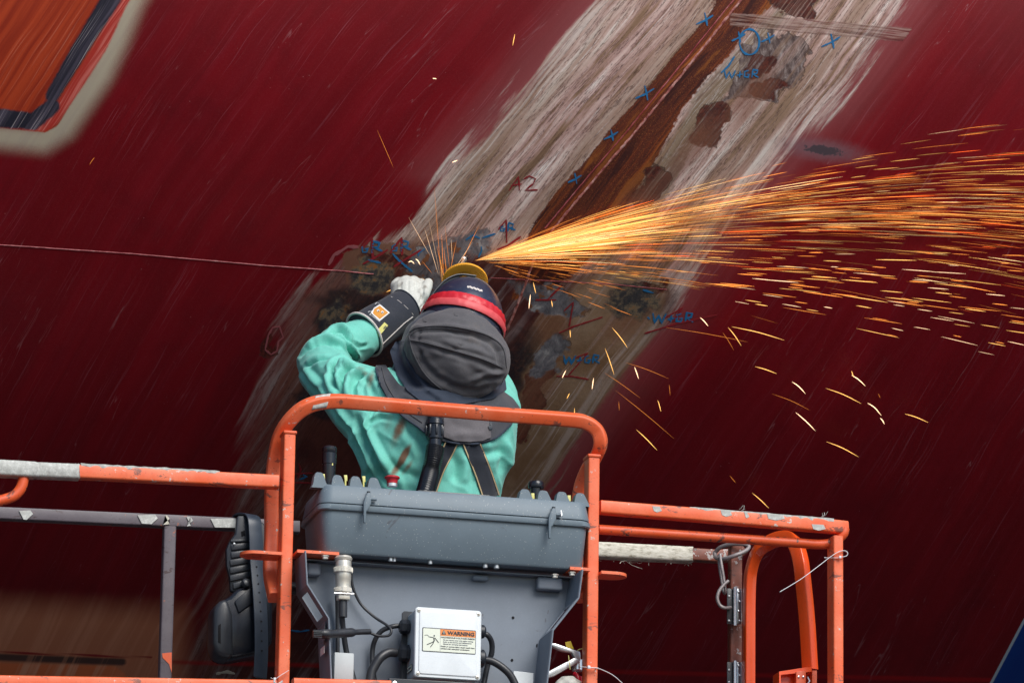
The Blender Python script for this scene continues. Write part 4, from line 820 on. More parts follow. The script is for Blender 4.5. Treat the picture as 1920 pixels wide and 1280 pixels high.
for (gx_, gz_, rr_, sgn) in ((jx0, P(760, 1171, 0.04).z, 0.019, -1), (jx0, P(757, 1220, 0.04).z, 0.0235, -1), (jx1, P(903, 1180, 0.03).z, 0.018, 1), (jx1, P(903, 1230, 0.03).z, 0.024, 1)):
    c0 = Vector((gx_+sgn*0.001, 0.04 if sgn < 0 else 0.03, gz_)); G().lathe(c0, (sgn, 0, 0), [(0, rr_), (0.006, rr_), (0.0065, rr_*0.9), (0.010, rr_*0.9), (0.0105, rr_), (0.021, rr_), (0.026, rr_*0.72), (0.026, 0)], 6 if sgn < 0 else 20).build('cable_gland', BLACK, jb, 30)
# warning sticker
sy = JY-0.0040; sx0, sx1 = P(793, 1172, sy).x, P(893, 1180, sy).x; sz1 = (P(794, 1171.5, sy).z+P(892, 1178, sy).z)/2; sz0 = (P(792, 1217, sy).z+P(891, 1222, sy).z)/2
SW, SH = sx1-sx0, sz1-sz0; scx, scz = (sx0+sx1)/2, (sz0+sz1)/2
def card(x0, z0, x1, z1, y, mat, name, r=0.0, par=jb, th=0.0006):
    pr = rrect(x1-x0, z1-z0, max(r, 1e-4), 3); return G().rings([[((x0+x1)/2+x, yy, (z0+z1)/2+z) for x, z in pr] for yy in (y, y+th)]).build(name, mat, par, 0)
card(sx0, sz0, sx1, sz1, sy, INK, 'sticker_border', 0.003); card(sx0+0.0022, sz0+0.0022, sx1-0.0016, sz1-0.0022, sy-0.0006, CREAMP, 'warning_sticker', 0.002)
xm = sx0+SW*0.335; card(xm, sz1-0.0022-SH*0.27, sx1-0.0018, sz1-0.0024, sy-0.0010, ORANGEP, 'orange_heading'); card(xm-0.0004, sz0+0.0024, xm+0.0002, sz1-0.0024, sy-0.0009, INKG, 'divider_line')
text('WARNING', 0.0135, (sx0+SW*0.47, sy-0.0018, sz1-SH*0.245), INK, jb, 'sticker_text', bold=0.0004, width=SW*0.50)
tz = sz1-SH*0.25; tx = sx0+SW*0.355; G().rings([[(tx, yy, tz), (tx+0.0125, yy, tz), (tx+0.00625, yy, tz+0.0125)] for yy in (sy-0.0018, sy-0.0012)]).build('alert_triangle', INK, jb, 0)
text('!', 0.0105, (tx+0.0050, sy-0.0022, tz+0.0012), CREAMP, jb, 'alert_mark', bold=0.0003)
for i, (tt, ws, zz, fs, mt_) in enumerate((('HAZARDOUS VOLTAGE INSIDE', 0.63, 0.365, 0.0052, INK), ('Do not remove cover with engine running.', 0.56, 0.46, 0.0042, INKG), ('Refer to the Service and Maintenance', 0.53, 0.545, 0.0042, INKG), ('Manual for servicing instructions.', 0.46, 0.63, 0.0042, INKG), ('Death or serious injury could result from', 0.63, 0.735, 0.0046, INK), ('contact with energized conductors.', 0.54, 0.825, 0.0046, INK))):
    text(tt, fs, (sx0+SW*(0.345 if i in (0, 4, 5) else 0.39), sy-0.0012, sz1-SH*zz-0.002), mt_, jb, 'sticker_text', width=SW*ws, bold=0.0001, ext=0.0002)
def stick(pts, r_): return G().tube([(sx0+SW*a, sy-0.0014, sz1-SH*b) for a, b in pts], r_, 6)
for pts, r_ in ((((0.04, 0.33), (0.09, 0.31), (0.12, 0.36)), 0.0004), (((0.12, 0.38), (0.205, 0.40)), 0.0006), (((0.235, 0.41), (0.305, 0.60)), 0.0008), (((0.215, 0.40), (0.225, 0.55)), 0.0013), (((0.225, 0.53), (0.19, 0.60), (0.09, 0.71)), 0.0009), (((0.225, 0.53), (0.20, 0.66), (0.155, 0.80)), 0.0009)): stick(pts, r_).build('falling_figure', INK, jb, 0)
G().lathe((sx0+SW*0.222, sy-0.0008, sz1-SH*0.325), (0, -1, 0), [(0, 0.002), (0.0008, 0.002), (0.0009, 0)], 14).build('falling_figure', INK, jb)
# maker's tag on the box side
tzc = P(764, 1250, 0.03).z; g = G(); g.box((jx0-0.0006, 0.025, tzc), (0.001, 0.055, 0.018)).build('side_tag', INK, jb); G().box((jx0-0.0012, 0.025, tzc), (0.001, 0.050, 0.014)).build('side_tag', CREAMP, jb)
text('20-1740-02', 0.009, (jx0-0.0020, 0.048, tzc-0.003), INK, jb, 'tag_text', xdir=(0, -1, 0), bold=0.0002, width=0.045, ext=0.0002)

# the shroud and what is fixed in it stand proud of the box front
for o in (shroud, jb): o.location = o.location - _f*0.088
# ================================================================ PERSON
def cloth(name, c, dirt=None, amt=0.5, rough=0.75, weave=700, bump=0.15, sheen=0.2):
    q = S(name); o = q.tc(); n1 = q.noise(o, 7, 4, 0.6); n2 = q.noise(o, 30, 4, 0.65)
    col = q.mix(n1, tuple(x*0.88 for x in c), tuple(min(1, x*1.12) for x in c))
    col = q.mix(q.math('MULTIPLY', q.step(q.noise(o, weave*0.4, 2), 0.45, 0.65), 0.22), col, tuple(min(1, x*1.6+0.01) for x in c))
    if dirt: col = q.mix(q.math('MULTIPLY', q.step(q.math('ADD', q.math('MULTIPLY', n2, 0.55), q.math('MULTIPLY', n1, 0.45)), 0.56, 0.68), amt), col, dirt)
    q.bump(q.math('ADD', q.noise(o, weave, 2), q.math('MULTIPLY', n2, 1.2)), bump, 0.0015)
    return q, q.set(base=col, rough=rough, sheen=sheen, spec=0.3)
_, CHAR = cloth('charcoal_canvas', (0.058, 0.062, 0.074), (0.10, 0.085, 0.08), 0.5)
_, NAVY = cloth('navy_canvas', (0.020, 0.030, 0.052), (0.05, 0.05, 0.06), 0.3)
_, GPATCH = cloth('grey_brown_canvas', (0.135, 0.125, 0.135), (0.20, 0.18, 0.17), 0.3)
_, PIPE = cloth('charcoal_piping', (0.070, 0.070, 0.078))
_, LEATH = cloth('white_goat_leather', (0.56, 0.57, 0.53), (0.17, 0.14, 0.11), 0.8, 0.6, 300, 0.4, 0)
_, TROU = cloth('dark_work_trousers', (0.02, 0.022, 0.03))
_, STRAPM = cloth('black_webbing', (0.014, 0.018, 0.028))
_, GOLD = cloth('tan_stitching', (0.46, 0.36, 0.20))
_, CUFFM = cloth('navy_cuff_canvas', (0.018, 0.022, 0.034), (0.05, 0.05, 0.06), 0.4)
_, PALE = cloth('grubby_white_binding', (0.62, 0.57, 0.54), (0.28, 0.22, 0.18), 0.6)
# green jacket with grinding dirt where it was rubbed
q = S('green_flame_cloth'); o_ = q.tc(); n1 = q.noise(o_, 5, 4, 0.6); n2 = q.noise(o_, 34, 5, 0.7); dm = q.attr('dirt')
c_ = q.mix(n1, (0.125, 0.50, 0.41), (0.18, 0.62, 0.52)); c_ = q.mix(q.math('MULTIPLY', q.step(q.noise(o_, 260, 2), 0.45, 0.65), 0.2), c_, (0.32, 0.74, 0.64))
c_ = q.mix(q.step(q.math('MULTIPLY', dm, q.math('ADD', 0.45, n2)), 0.22, 0.95), c_, (0.17, 0.095, 0.055))
c_ = q.mix(q.math('MULTIPLY', q.step(n2, 0.60, 0.72), 0.28), c_, (0.12, 0.30, 0.24))
q.bump(q.math('ADD', q.noise(o_, 500, 2), n2), 0.12, 0.0015); GREEN = q.set(base=c_, rough=0.7, sheen=0.15, spec=0.35)

def chain(L, n=10):                            # interpolate (x,y,Y,rx,ry,rz) -> ellipsoids; px radii in photo pixels
    out = []
    for i in range(len(L)-1):
        a, b = np.array(L[i], float), np.array(L[i+1], float)
        for k in range(n): out.append(a+(b-a)*k/n)
    out.append(np.array(L[-1], float)); return out
def blobs(chains, voxel, smooth_it=6, conv=True):
    bm = bmesh.new()
    for ch in chains:
        for e in ch:
            c = P(e[0], e[1], e[2]) if conv else Vector(e[:3]); rx, ry, rz = (e[3:6] if not conv else (m(e[3], e[2]), m(e[4], e[2]), m(e[5], e[2])))
            bmesh.ops.create_icosphere(bm, subdivisions=3, radius=1.0, matrix=Matrix.Translation(c) @ Matrix.Diagonal((rx, ry, rz, 1)))
    me = bpy.data.meshes.new('tmp'); bm.to_mesh(me); bm.free(); ob = bpy.data.objects.new('tmp', me); COL.objects.link(ob)
    md = ob.modifiers.new('r', 'REMESH'); md.mode = 'VOXEL'; md.voxel_size = voxel; md.adaptivity = 0
    s2 = ob.modifiers.new('s', 'SMOOTH'); s2.factor = 0.5; s2.iterations = smooth_it
    dg = bpy.context.evaluated_depsgraph_get(); dg.update(); out = bpy.data.meshes.new_from_object(ob.evaluated_get(dg))
    bpy.data.objects.remove(ob); bpy.data.meshes.remove(me); return out
def get_co(me): a = np.empty(len(me.vertices)*3); me.vertices.foreach_get('co', a); return a.reshape(-1, 3)
def get_no(me): a = np.empty(len(me.vertices)*3); me.vertices.foreach_get('normal', a); return a.reshape(-1, 3)
def sculpt(me, strokes, zs_=None):             # strokes: (points px, width px, depth mm) creases (-) and ridges (+)
    co = get_co(me); no = get_no(me); x, y = proj(co); face = np.clip((no @ -np.array(_f))*2.2, 0, 1); disp = np.zeros(len(co))
    for pts, wd, dep in strokes:
        pts = np.array(pts, float); best = np.full(len(co), 1e9); tt = np.zeros(len(co)); L = len(pts)-1
        near = (x > pts[:, 0].min()-4*wd) & (x < pts[:, 0].max()+4*wd) & (y > pts[:, 1].min()-4*wd) & (y < pts[:, 1].max()+4*wd)
        for i in range(L):
            a, b = pts[i], pts[i+1]; e = b-a; wx, wy = x-a[0], y-a[1]; t = np.clip((wx*e[0]+wy*e[1])/(e @ e+1e-9), 0, 1)
            d = np.hypot(wx-e[0]*t, wy-e[1]*t); u = d < best; best[u] = d[u]; tt[u] = ((i+t)/L)[u]
        env = np.clip(np.sin(np.pi*np.clip(tt*0.92+0.04, 0, 1))*1.6, 0, 1)
        v = dep/1000*env*(np.exp(-(best/wd)**2)-0.45*np.exp(-((best-2.0*wd)/wd)**2)); disp += np.where(near, v, 0)
    co = co+no*(disp*face)[:, None]; me.vertices.foreach_set('co', co.ravel()); me.update()
person = thing('person', 'person in green jacket and black welding hood grinding overhead on the hull', 'person', P(815, 960, 0.5)*1.0-Vector((0, 0, P(815, 960, 0.5).z-FZ)))
FEET = FZ
wx_ = P(815, 985, .5)
def W_(dx, dy, z): return (wx_.x+dx, 0.5+dy, z)
torso = chain([(812, 985, .48, 118, 88, 60), (812, 920, .48, 128, 92, 60), (815, 870, .47, 140, 95, 60), (812, 825, .46, 148, 98, 60), (815, 785, .45, 140, 95, 55), (828, 754, .46, 116, 66, 44), (842, 725, .49, 62, 54, 40)])
lat = chain([(700, 800, .46, 52, 60, 50), (668, 765, .48, 50, 58, 48), (648, 735, .52, 52, 56, 46)])
lat2 = chain([(730, 860, .45, 55, 60, 50), (700, 800, .46, 52, 60, 50)])
rsh = chain([(900, 775, .45, 62, 66, 50), (922, 800, .46, 46, 60, 50), (918, 850, .46, 46, 60, 50), (900, 900, .47, 40, 60, 40)])
uarm = chain([(735, 745, .46, 62, 62, 52), (690, 738, .49, 58, 58, 50), (640, 722, .55, 52, 54, 50), (612, 700, .62, 48, 52, 50), (604, 682, .67, 46, 50, 46)])
elb = chain([(604, 682, .67, 46, 50, 46), (618, 664, .70, 45, 48, 44), (645, 648, .73, 43, 46, 42), (668, 640, .75, 37, 40, 36), (690, 626, .775, 31, 34, 30), (735, 590, .82, 24, 28, 24)])
rarm = chain([(925, 770, .50, 50, 54, 46), (920, 735, .62, 44, 46, 44), (905, 700, .74, 40, 42, 42), (895, 640, .80, 36, 38, 38), (885, 590, .84, 30, 32, 32)])
neck = chain([(842, 725, .49, 56, 50, 40), (852, 690, .53, 48, 48, 40), (860, 650, .53, 60, 66, 60), (868, 600, .56, 62, 74, 56)])
hz = P(812, 985, .48).z
def wm(x, y, z, r1, r2=None, r3=None): return [x, y, z, r1, r2 or r1, r3 or r1]
hipx = wx_.x
legs = []
for sx in (-1, 1):
    legs.append(chain([wm(hipx+sx*0.08, 0.5, hz-0.02, 0.115, 0.125, 0.11), wm(hipx+sx*0.11, 0.47, hz-0.25, 0.10, 0.11, 0.1), wm(hipx+sx*0.13, 0.44, FZ+0.42, 0.075, 0.08, 0.08), wm(hipx+sx*0.13, 0.49, FZ+0.2, 0.07, 0.075, 0.08), wm(hipx+sx*0.13, 0.52, FZ+0.06, 0.06, 0.065, 0.06)], 9))
def toworld(ch): return [np.array([*P(e[0], e[1], e[2]), m(e[3], e[2]), m(e[4], e[2]), m(e[5], e[2])]) for e in ch]
allch = [toworld(c) for c in (torso, lat, lat2, rsh, uarm, elb, rarm, neck)]+legs
bme = blobs(allch, 0.0052, 10, conv=False)
folds = [  # sleeve and back folds read off the photograph
 ([(563, 668), (575, 655), (590, 647), (605, 643), (618, 644), (630, 651), (640, 661)], 3.4, -9), ([(566, 659), (590, 640), (616, 636), (634, 643), (646, 655)], 5, 7),
 ([(600, 630), (618, 622), (636, 618), (646, 622), (652, 632), (658, 645)], 3.2, -8), ([(605, 622), (630, 611), (648, 616), (658, 628)], 4, 5),
 ([(640, 640), (650, 655), (660, 667), (672, 677)], 3.5, -9), ([(650, 640), (662, 655), (674, 668)], 4, 5), ([(660, 640), (676, 650), (690, 646)], 3, -4),
 ([(572, 690), (588, 680), (604, 674), (620, 671)], 3.2, -5), ([(560, 690), (572, 704), (586, 722), (600, 740), (610, 756)], 4, -7), ([(573, 690), (586, 706), (600, 725), (618, 752)], 5, 5),
 ([(625, 705), (623, 690), (630, 680), (643, 675), (660, 680)], 3.4, -9), ([(622, 700), (628, 720), (636, 738), (640, 758)], 4, -7), ([(634, 694), (642, 684), (660, 686), (674, 684)], 4.5, 7), ([(612, 700), (614, 722), (624, 745)], 5, 6),
 ([(642, 745), (638, 722), (640, 704), (652, 692), (672, 685)], 3.4, -9), ([(652, 745), (650, 724), (653, 708), (664, 698), (690, 690)], 4.5, 7), ([(664, 745), (662, 725), (668, 708), (684, 698)], 3.5, -6), ([(682, 742), (684, 718), (690, 700)], 3.5, -3.5),
 ([(668, 782), (676, 805), (686, 830), (700, 858), (715, 885), (735, 912)], 4.5, -8), ([(680, 775), (690, 805), (702, 832), (718, 862), (738, 892), (755, 912)], 6, 6), ([(660, 800), (668, 830), (680, 860), (692, 885), (706, 915)], 4, -7), ([(655, 815), (668, 850), (684, 895), (690, 915)], 4, 5),
 ([(684, 812), (696, 790), (712, 782), (740, 786)], 4, -4), ([(620, 765), (640, 790), (660, 815), (672, 840)], 4, -6), ([(632, 765), (652, 790), (672, 815)], 5, 4), ([(705, 760), (692, 785), (686, 815)], 3, -3),
 ([(740, 870), (760, 885), (790, 900)], 8, -4), ([(845, 845), (855, 870), (850, 905)], 9, -4), ([(868, 850), (872, 880), (868, 910)], 8, 4), ([(935, 835), (945, 860), (940, 890)], 8, -5), ([(950, 820), (958, 850), (954, 880)], 6, 4), ([(895, 845), (915, 850), (940, 845)], 7, -4), ([(760, 800), (785, 830), (800, 850)], 8, -4),
 ([(668, 700), (690, 715), (700, 740)], 5, -3)]
sculpt(bme, [(a_, b_, c_*1.9) for a_, b_, c_ in folds])
# wide drapes of loose cloth
co_ = get_co(bme); no_ = get_no(bme); ax, ay = proj(co_)
dd = np.array([noise.noise(Vector((c[0]*7, c[1]*7, c[2]*3.5)))+0.5*noise.noise(Vector((c[0]*16, c[1]*16, c[2]*9))) for c in co_]); co_ = co_+no_*(dd*0.006)[:, None]
d3 = np.array([1-abs(noise.noise(Vector((c[0]*15+c[2]*6, c[1]*12, c[2]*9-c[0]*5)))) for c in co_]); co_ = co_+no_*((d3**6)*0.0045-0.001)[:, None]
bme.vertices.foreach_set('co', co_.ravel()); bme.update()
d = np.zeros(len(co_))
for cx, cy, rx, ry, rot, kk in ((790, 850, 60, 60, 0, 0.28), (870, 880, 90, 30, 0, 0.22), (600, 700, 30, 40, 0, 0.2), (748, 805, 12, 42, 22, 0.9), (757, 856, 7, 26, 28, 1.5), (742, 880, 8, 20, 35, 1.1), (765, 875, 6, 22, 35, 0.8), (695, 712, 9, 26, 15, 0.75), (684, 700, 10, 8, 0, 0.7), (675, 690, 16, 5, 10, 0.6), (655, 660, 8, 5, 0, 0.5), (730, 790, 24, 40, 20, 0.45)):
    t = math.radians(rot); x_ = (ax-cx)*math.cos(t)+(ay-cy)*math.sin(t); y_ = -(ax-cx)*math.sin(t)+(ay-cy)*math.cos(t); d = np.maximum(d, kk*np.exp(-(x_/rx)**2-(y_/ry)**2)*(co_[:, 1] < 0.62))
at = bme.attributes.new('dirt', 'FLOAT', 'POINT'); at.data.foreach_set('value', d.astype('f4'))
pc = np.array([p_.center[2] for p_ in bme.polygons]); mi = (pc < hz-0.0).astype('i4')
body = link('body', bme, [GREEN, TROU], person, 180); body.data.polygons.foreach_set('material_index', mi)
bw = get_co(body.data)+np.array(ORG[body.name])
def bvh_of(o):
    return BVHTree.FromPolygons([Vector(c) for c in (get_co(o.data)+np.array(ORG[o.name]))], [tuple(p_.vertices) for p_ in o.data.polygons])
for sx in (-1, 1):
    G().rings([[(hipx+sx*0.135+a*k_, 0.56+b*k_+dy_, FZ+z_) for a, b in [(0.052*math.cos(t), 0.14*math.sin(t)) for t in np.linspace(0, 2*math.pi, 20, endpoint=False)]] for z_, k_, dy_ in ((0.0, 1, 0), (0.03, 1.02, 0), (0.055, 0.9, -0.01), (0.085, 0.7, -0.03), (0.10, 0.45, -0.05))]).build('boot', BLACK, person, 60)
BV = bvh_of(body)
def drape(poly, off, th, name, mat, step=5, bvs=None, fold=(), par=None, maxY=0.9, fall=0.45):
    """cloth panel laid over the body: outline read off the photo, dropped on the surface below it"""
    poly = [tuple(p_) for p_ in poly]; xs_, ys_ = [p_[0] for p_ in poly], [p_[1] for p_ in poly]
    gxs = np.arange(min(xs_)-step, max(xs_)+step*2, step); gys = np.arange(min(ys_)-step, max(ys_)+step*2, step)
    X_, Y_ = np.meshgrid(gxs, gys); sdv = sd_poly(X_, Y_, poly)
    # pull border vertices on to the outline
    gy_, gx_ = np.gradient(sdv, step); mg = np.hypot(gx_, gy_)+1e-6; bd = (np.abs(sdv) < step*0.75)
    X2 = np.where(bd, X_-sdv*gx_/mg/mg, X_); Y2 = np.where(bd, Y_-sdv*gy_/mg/mg, Y_); keep = sdv > -step*0.75
    D = np.full(X_.shape, np.nan)
    for i in range(X_.shape[0]):
        for j in range(X_.shape[1]):
            if keep[i, j]:
                d_ = ray(X2[i, j], Y2[i, j]).normalized(); best = None
                for bv in (bvs or [BV]):
                    h = bv.ray_cast(CAM, d_, 40)
                    if h[0] is not None and h[0].y < maxY: t_ = (h[0]-CAM).length; best = t_ if best is None else min(best, t_)
                if best is not None: D[i, j] = best
    valid = ~np.isnan(D)
    for _ in range(60):                         # where the cloth overhangs, carry it on smoothly
        todo = keep & np.isnan(D)
        if not todo.any(): break
        Pd = np.pad(D, 1, constant_values=np.nan); st = np.stack([Pd[:-2, 1:-1], Pd[2:, 1:-1], Pd[1:-1, :-2], Pd[1:-1, 2:]])
        with np.errstate(all='ignore'): mn = np.nanmean(st, 0)
        D = np.where(todo & ~np.isnan(mn), mn, D)
    for _ in range(3):
        Pd = np.pad(D, 1, mode='edge'); st = np.stack([Pd[:-2, 1:-1], Pd[2:, 1:-1], Pd[1:-1, :-2], Pd[1:-1, 2:], D])
        with np.errstate(all='ignore'): mn = np.nanmean(st, 0)
        D = np.where(np.isnan(D), D, np.minimum(D, mn))
    F_ = np.zeros_like(D)
    for pts, wd, dep in fold:
        sl = sd_line(X2, Y2, pts, 0.0); F_ += dep/1000*np.exp(-(sl/wd)**2)
    ids = -np.ones(D.shape, int); vs = []
    for i in range(D.shape[0]):
        for j in range(D.shape[1]):
            if keep[i, j] and not np.isnan(D[i, j]):
                ids[i, j] = len(vs); d_ = ray(X2[i, j], Y2[i, j]).normalized(); vs.append(CAM+d_*(D[i, j]-off-F_[i, j]))
    fs = []
    for i in range(D.shape[0]-1):
        for j in range(D.shape[1]-1):
            c4 = [ids[i, j], ids[i, j+1], ids[i+1, j+1], ids[i+1, j]]; ok = [k_ for k_ in c4 if k_ >= 0]
            if len(ok) >= 3: fs.append(tuple(ok))
    bm = bmesh.new(); bv_ = [bm.verts.new(v) for v in vs]
    for f_ in fs: bm.faces.new([bv_[k_] for k_ in f_])
    r_ = bmesh.ops.extrude_face_region(bm, geom=bm.faces[:])
    for e in r_['geom']:
        if isinstance(e, bmesh.types.BMVert): e.co += _f*th
    bmesh.ops.recalc_face_normals(bm, faces=bm.faces)
    return G().from_bm(bm).build(name, mat, par or person, 60, recalc=False)
def on_body(x, y, off=0.004, bvs=None):
    d_ = ray(x, y).normalized(); best = None
    for bv in (bvs or [BV]):
        h = bv.ray_cast(CAM, d_, 40)
        if h[0] is not None: t_ = (h[0]-CAM).length; best = t_ if best is None else min(best, t_)
    return CAM+d_*((best or DIST+0.6)-off)
# straps first, then the cape over them
def strap(cpts, wpx, mat, name, off, th=0.003):
    g = G(); R = []; pts = [Vector((x, y, 0)) for x, y in cpts]; pts = cat(pts, 8)
    for i, p_ in enumerate(pts):
        a = pts[max(i-1, 0)]; b = pts[min(i+1, len(pts)-1)]; t_ = (b-a).normalized(); nx_ = Vector((t_.y, -t_.x, 0)); r_ = []
        for k_ in (-1, -0.33, 0.33, 1): q_ = p_+nx_*wpx/2*k_; r_.append(on_body(q_.x, q_.y, off))
        R.append(r_+[c_-_f*-th for c_ in r_[::-1]])
    return g.rings(R).build(name, mat, person, 60)
S1 = [(900, 815), (912, 850), (925, 885), (938, 930)]; S2 = [(860, 800), (840, 845), (822, 880), (806, 925)]
S1 = [(878, 815), (890, 845), (906, 885), (922, 932)]
strap(S1, 33, STRAPM, 'brace_strap', 0.006); strap(S2, 24, STRAPM, 'brace_strap', 0.006)
for so in (-15, 15): strap([(x+so*0.95, y-so*0.28) for x, y in S1], 2.2, GOLD, 'strap_edge', 0.0075)
for so in (-10.5, 10.5): strap([(x+so*0.95, y+so*0.35) for x, y in S2], 2.2, GOLD, 'strap_edge', 0.0075)
# hood drape, navy, under the hood bag
hd = blobs([toworld(chain([(846, 744, .405, 80, 52, 26), (842, 722, .42, 88, 56, 36), (836, 694, .44, 92, 60, 46), (838, 655, .485, 90, 62, 50), (846, 625, .53, 80, 60, 50)])), toworld(chain([(766, 700, .43, 30, 40, 44), (790, 640, .48, 36, 46, 44)]))], 0.0065, 6, conv=False)
sculpt(hd, [([(745, 640), (750, 680), (770, 715), (800, 745)], 5, -10), ([(760, 640), (765, 680), (790, 715), (820, 742)], 6, 8), ([(800, 735), (830, 745), (870, 742)], 4, -8), ([(733, 650), (738, 690), (756, 725)], 4, 6)])
HD = link('hood_drape', hd, NAVY, person, 180)
BV2 = bvh_of(HD)
cape = drape([(703, 686), (722, 683), (737, 705), (750, 722), (772, 730), (810, 732), (870, 732), (925, 732), (940, 730), (962, 746), (976, 765), (960, 796), (930, 822), (890, 833), (850, 831), (812, 822), (780, 800), (752, 780), (730, 752), (713, 720)], 0.010, 0.006, 'hood_cape', CHAR, bvs=[BV],
             fold=[([(725, 700), (748, 745), (785, 780), (830, 800)], 9, -5), ([(745, 690), (770, 735), (800, 765)], 8, 5), ([(880, 800), (900, 770), (905, 745)], 8, -5), ([(915, 805), (935, 775), (940, 745)], 8, 4), ([(800, 805), (830, 790)], 8, 4)])
BV3 = bvh_of(cape)
drape([(832, 779), (870, 782), (918, 784), (921, 819), (905, 826), (880, 828), (852, 826), (831, 818)], 0.005, 0.004, 'cape_patch', GPATCH, bvs=[BV3, BV], fold=[([(845, 818), (870, 812), (905, 815)], 5, 4), ([(850, 795), (880, 805)], 6, -3)])
drape([(918, 788), (922, 788), (923, 806), (919, 806)], 0.009, 0.002, 'care_label', INK, step=2, bvs=[BV3, BV])
def piping(cpts, r_, mat, name, bvs, off=0.004, n=8, par=None):
    pts = cat([Vector((x, y, 0)) for x, y in cpts], n); return G().tube([on_body(p_.x, p_.y, off, bvs) for p_ in pts], r_, 8).build(name, mat, par or person, 60)
piping([(705, 690), (714, 722), (732, 753), (754, 779), (782, 799), (813, 821), (850, 830), (890, 832), (929, 821), (958, 796)], 0.0028, NAVY, 'cape_binding', [BV3, BV], 0.003)
piping([(716, 688), (724, 718), (742, 748), (764, 772), (792, 792)], 0.0011, PIPE, 'seam_stitching', [BV3, BV], 0.002)
drape([(731, 658), (742, 640), (775, 632), (860, 660), (945, 690), (950, 730), (925, 747), (870, 757), (820, 757), (788, 751), (764, 732), (744, 702)], 0.007, 0.005, 'hood_skirt', NAVY, step=4, bvs=[BV3, BV, BV2],
      fold=[([(748, 650), (758, 690), (782, 725), (815, 748)], 6, -6), ([(760, 650), (772, 690), (800, 728), (835, 750)], 7, 7), ([(735, 665), (748, 700), (770, 730)], 4, 4), ([(820, 750), (870, 746), (920, 740)], 4, -5)])
# ---------------------------------------------------------------- helmet and hood bag
def ell_mesh(c, ax_, rad, nu=72, nv=56, fn=None):
    """c centre, ax_ = (right, up, toward viewer) axes, rad = radii; fn may change the unit vector"""
    vs = []; fs = []
    for i in range(nv+1):
        ph = math.pi*i/nv
        for j in range(nu):
            th_ = 2*math.pi*j/nu; u_ = (math.sin(ph)*math.cos(th_), math.cos(ph), math.sin(ph)*math.sin(th_))
            k_ = fn(u_) if fn else 1.0
            vs.append(c+ax_[0]*(u_[0]*rad[0]*k_)+ax_[1]*(u_[1]*rad[1]*k_)+ax_[2]*(u_[2]*rad[2]*k_))
    for i in range(nv):
        for j in range(nu): fs.append((i*nu+j, i*nu+(j+1) % nu, (i+1)*nu+(j+1) % nu, (i+1)*nu+j))
    return vs, fs
tr = math.radians(15); tilt = math.radians(24)
hr = (_r*math.cos(tr)-_u*math.sin(tr)); hu0 = (_u*math.cos(tr)+_r*math.sin(tr)); tv = -_f
hu = (hu0*math.cos(tilt)-tv*math.sin(tilt)).normalized(); ht = hr.cross(hu).normalized()
if ht.dot(tv) < 0: ht = -ht
hc = P(866, 612, 0.55)
vs, fs = ell_mesh(hc, (hr, hu, ht), (m(80), m(100), m(86)), 96, 72)
shell = G().add(vs, fs)
q = S('scuffed_navy_shell'); o_ = q.tc(); sc1 = q.noise(q.vmul(o_, (8, 8, 60)), 6, 4, 0.7); n1 = q.noise(o_, 30, 4)
SHELL = q.set(base=q.mix(q.math('MULTIPLY', q.step(sc1, 0.60, 0.70), 0.55), q.mix(n1, (0.012, 0.018, 0.042), (0.022, 0.035, 0.075)), (0.20, 0.19, 0.20)), rough=0.36, spec=0.5, coat=0.2)
helmet = shell.build('helmet', SHELL, person, 180)
def on_ell(u_, rad=(80, 100, 86), k_=1.0): return hc+hr*(u_[0]*m(rad[0])*k_)+hu*(u_[1]*m(rad[1])*k_)+ht*(u_[2]*m(rad[2])*k_)
def band(y0_, y1_, k0, mat, name, lump=0.0, n=80, bulge=0.02):
    g = G(); R = []
    for j in range(n+1):
        th_ = -0.35+(math.pi+0.7)*j/n; r_ = []
        for yy, kk in ((y0_, k0), (y0_*0.75+y1_*0.25, k0+bulge), (y0_*0.5+y1_*0.5, k0+bulge*0.6), (y0_*0.25+y1_*0.75, k0+bulge), (y1_, k0), (y1_, k0-0.03), (y0_, k0-0.03)):
            s_ = math.sqrt(max(0, 1-yy*yy)); l_ = 1+lump*(noise.noise(Vector((j*0.5, yy*9, 3)))); r_.append(on_ell((s_*math.cos(th_), yy, s_*math.sin(th_)), k_=kk*l_))
        R.append(r_)
    return g.rings(R).build(name, mat, helmet, 50)
q = S('red_vinyl_band'); nn = q.noise(q.tc(), 40, 4); q.bump(q.noise(q.tc(), 60, 3), 0.5, 0.003); REDB = q.set(base=q.mix(nn, (0.55, 0.012, 0.025), (0.72, 0.03, 0.045)), rough=0.36)
REDB2 = plain('faded_red_vinyl', (0.72, 0.09, 0.10), 0.5, var=0.15)
band(0.15, 0.33, 1.03, REDB, 'red_band', 0.02); band(0.02, 0.17, 1.05, REDB2, 'red_band_edge', 0.015)
# bright scuff, shell ridge and face shield rim
g = G(); R = []
for j in range(13):
    th_ = math.radians(72+26*j/12); r_ = []
    for yy, kk in ((0.50, 1.004), (0.55, 1.005)): yy += 0.014*math.sin(j*2.1); s_ = math.sqrt(1-yy*yy); r_.append(on_ell((s_*math.cos(th_), yy, s_*math.sin(th_)), k_=kk))
    R.append(r_+[c_+_f*0.002 for c_ in r_[::-1]])
g.rings(R).build('paint_scuff', PALE, helmet, 60)
rim = [P(x, y, 0.57) for x, y in ((836, 533), (858, 522), (885, 520), (908, 529), (925, 546), (936, 568), (941, 592))]
G().sweep(cat(rim, 6), rrect(0.0035, 0.003, 0.001), up=-_f).build('shell_rim', plain('grey_rim', (0.10, 0.11, 0.12), 0.35), helmet, 60)
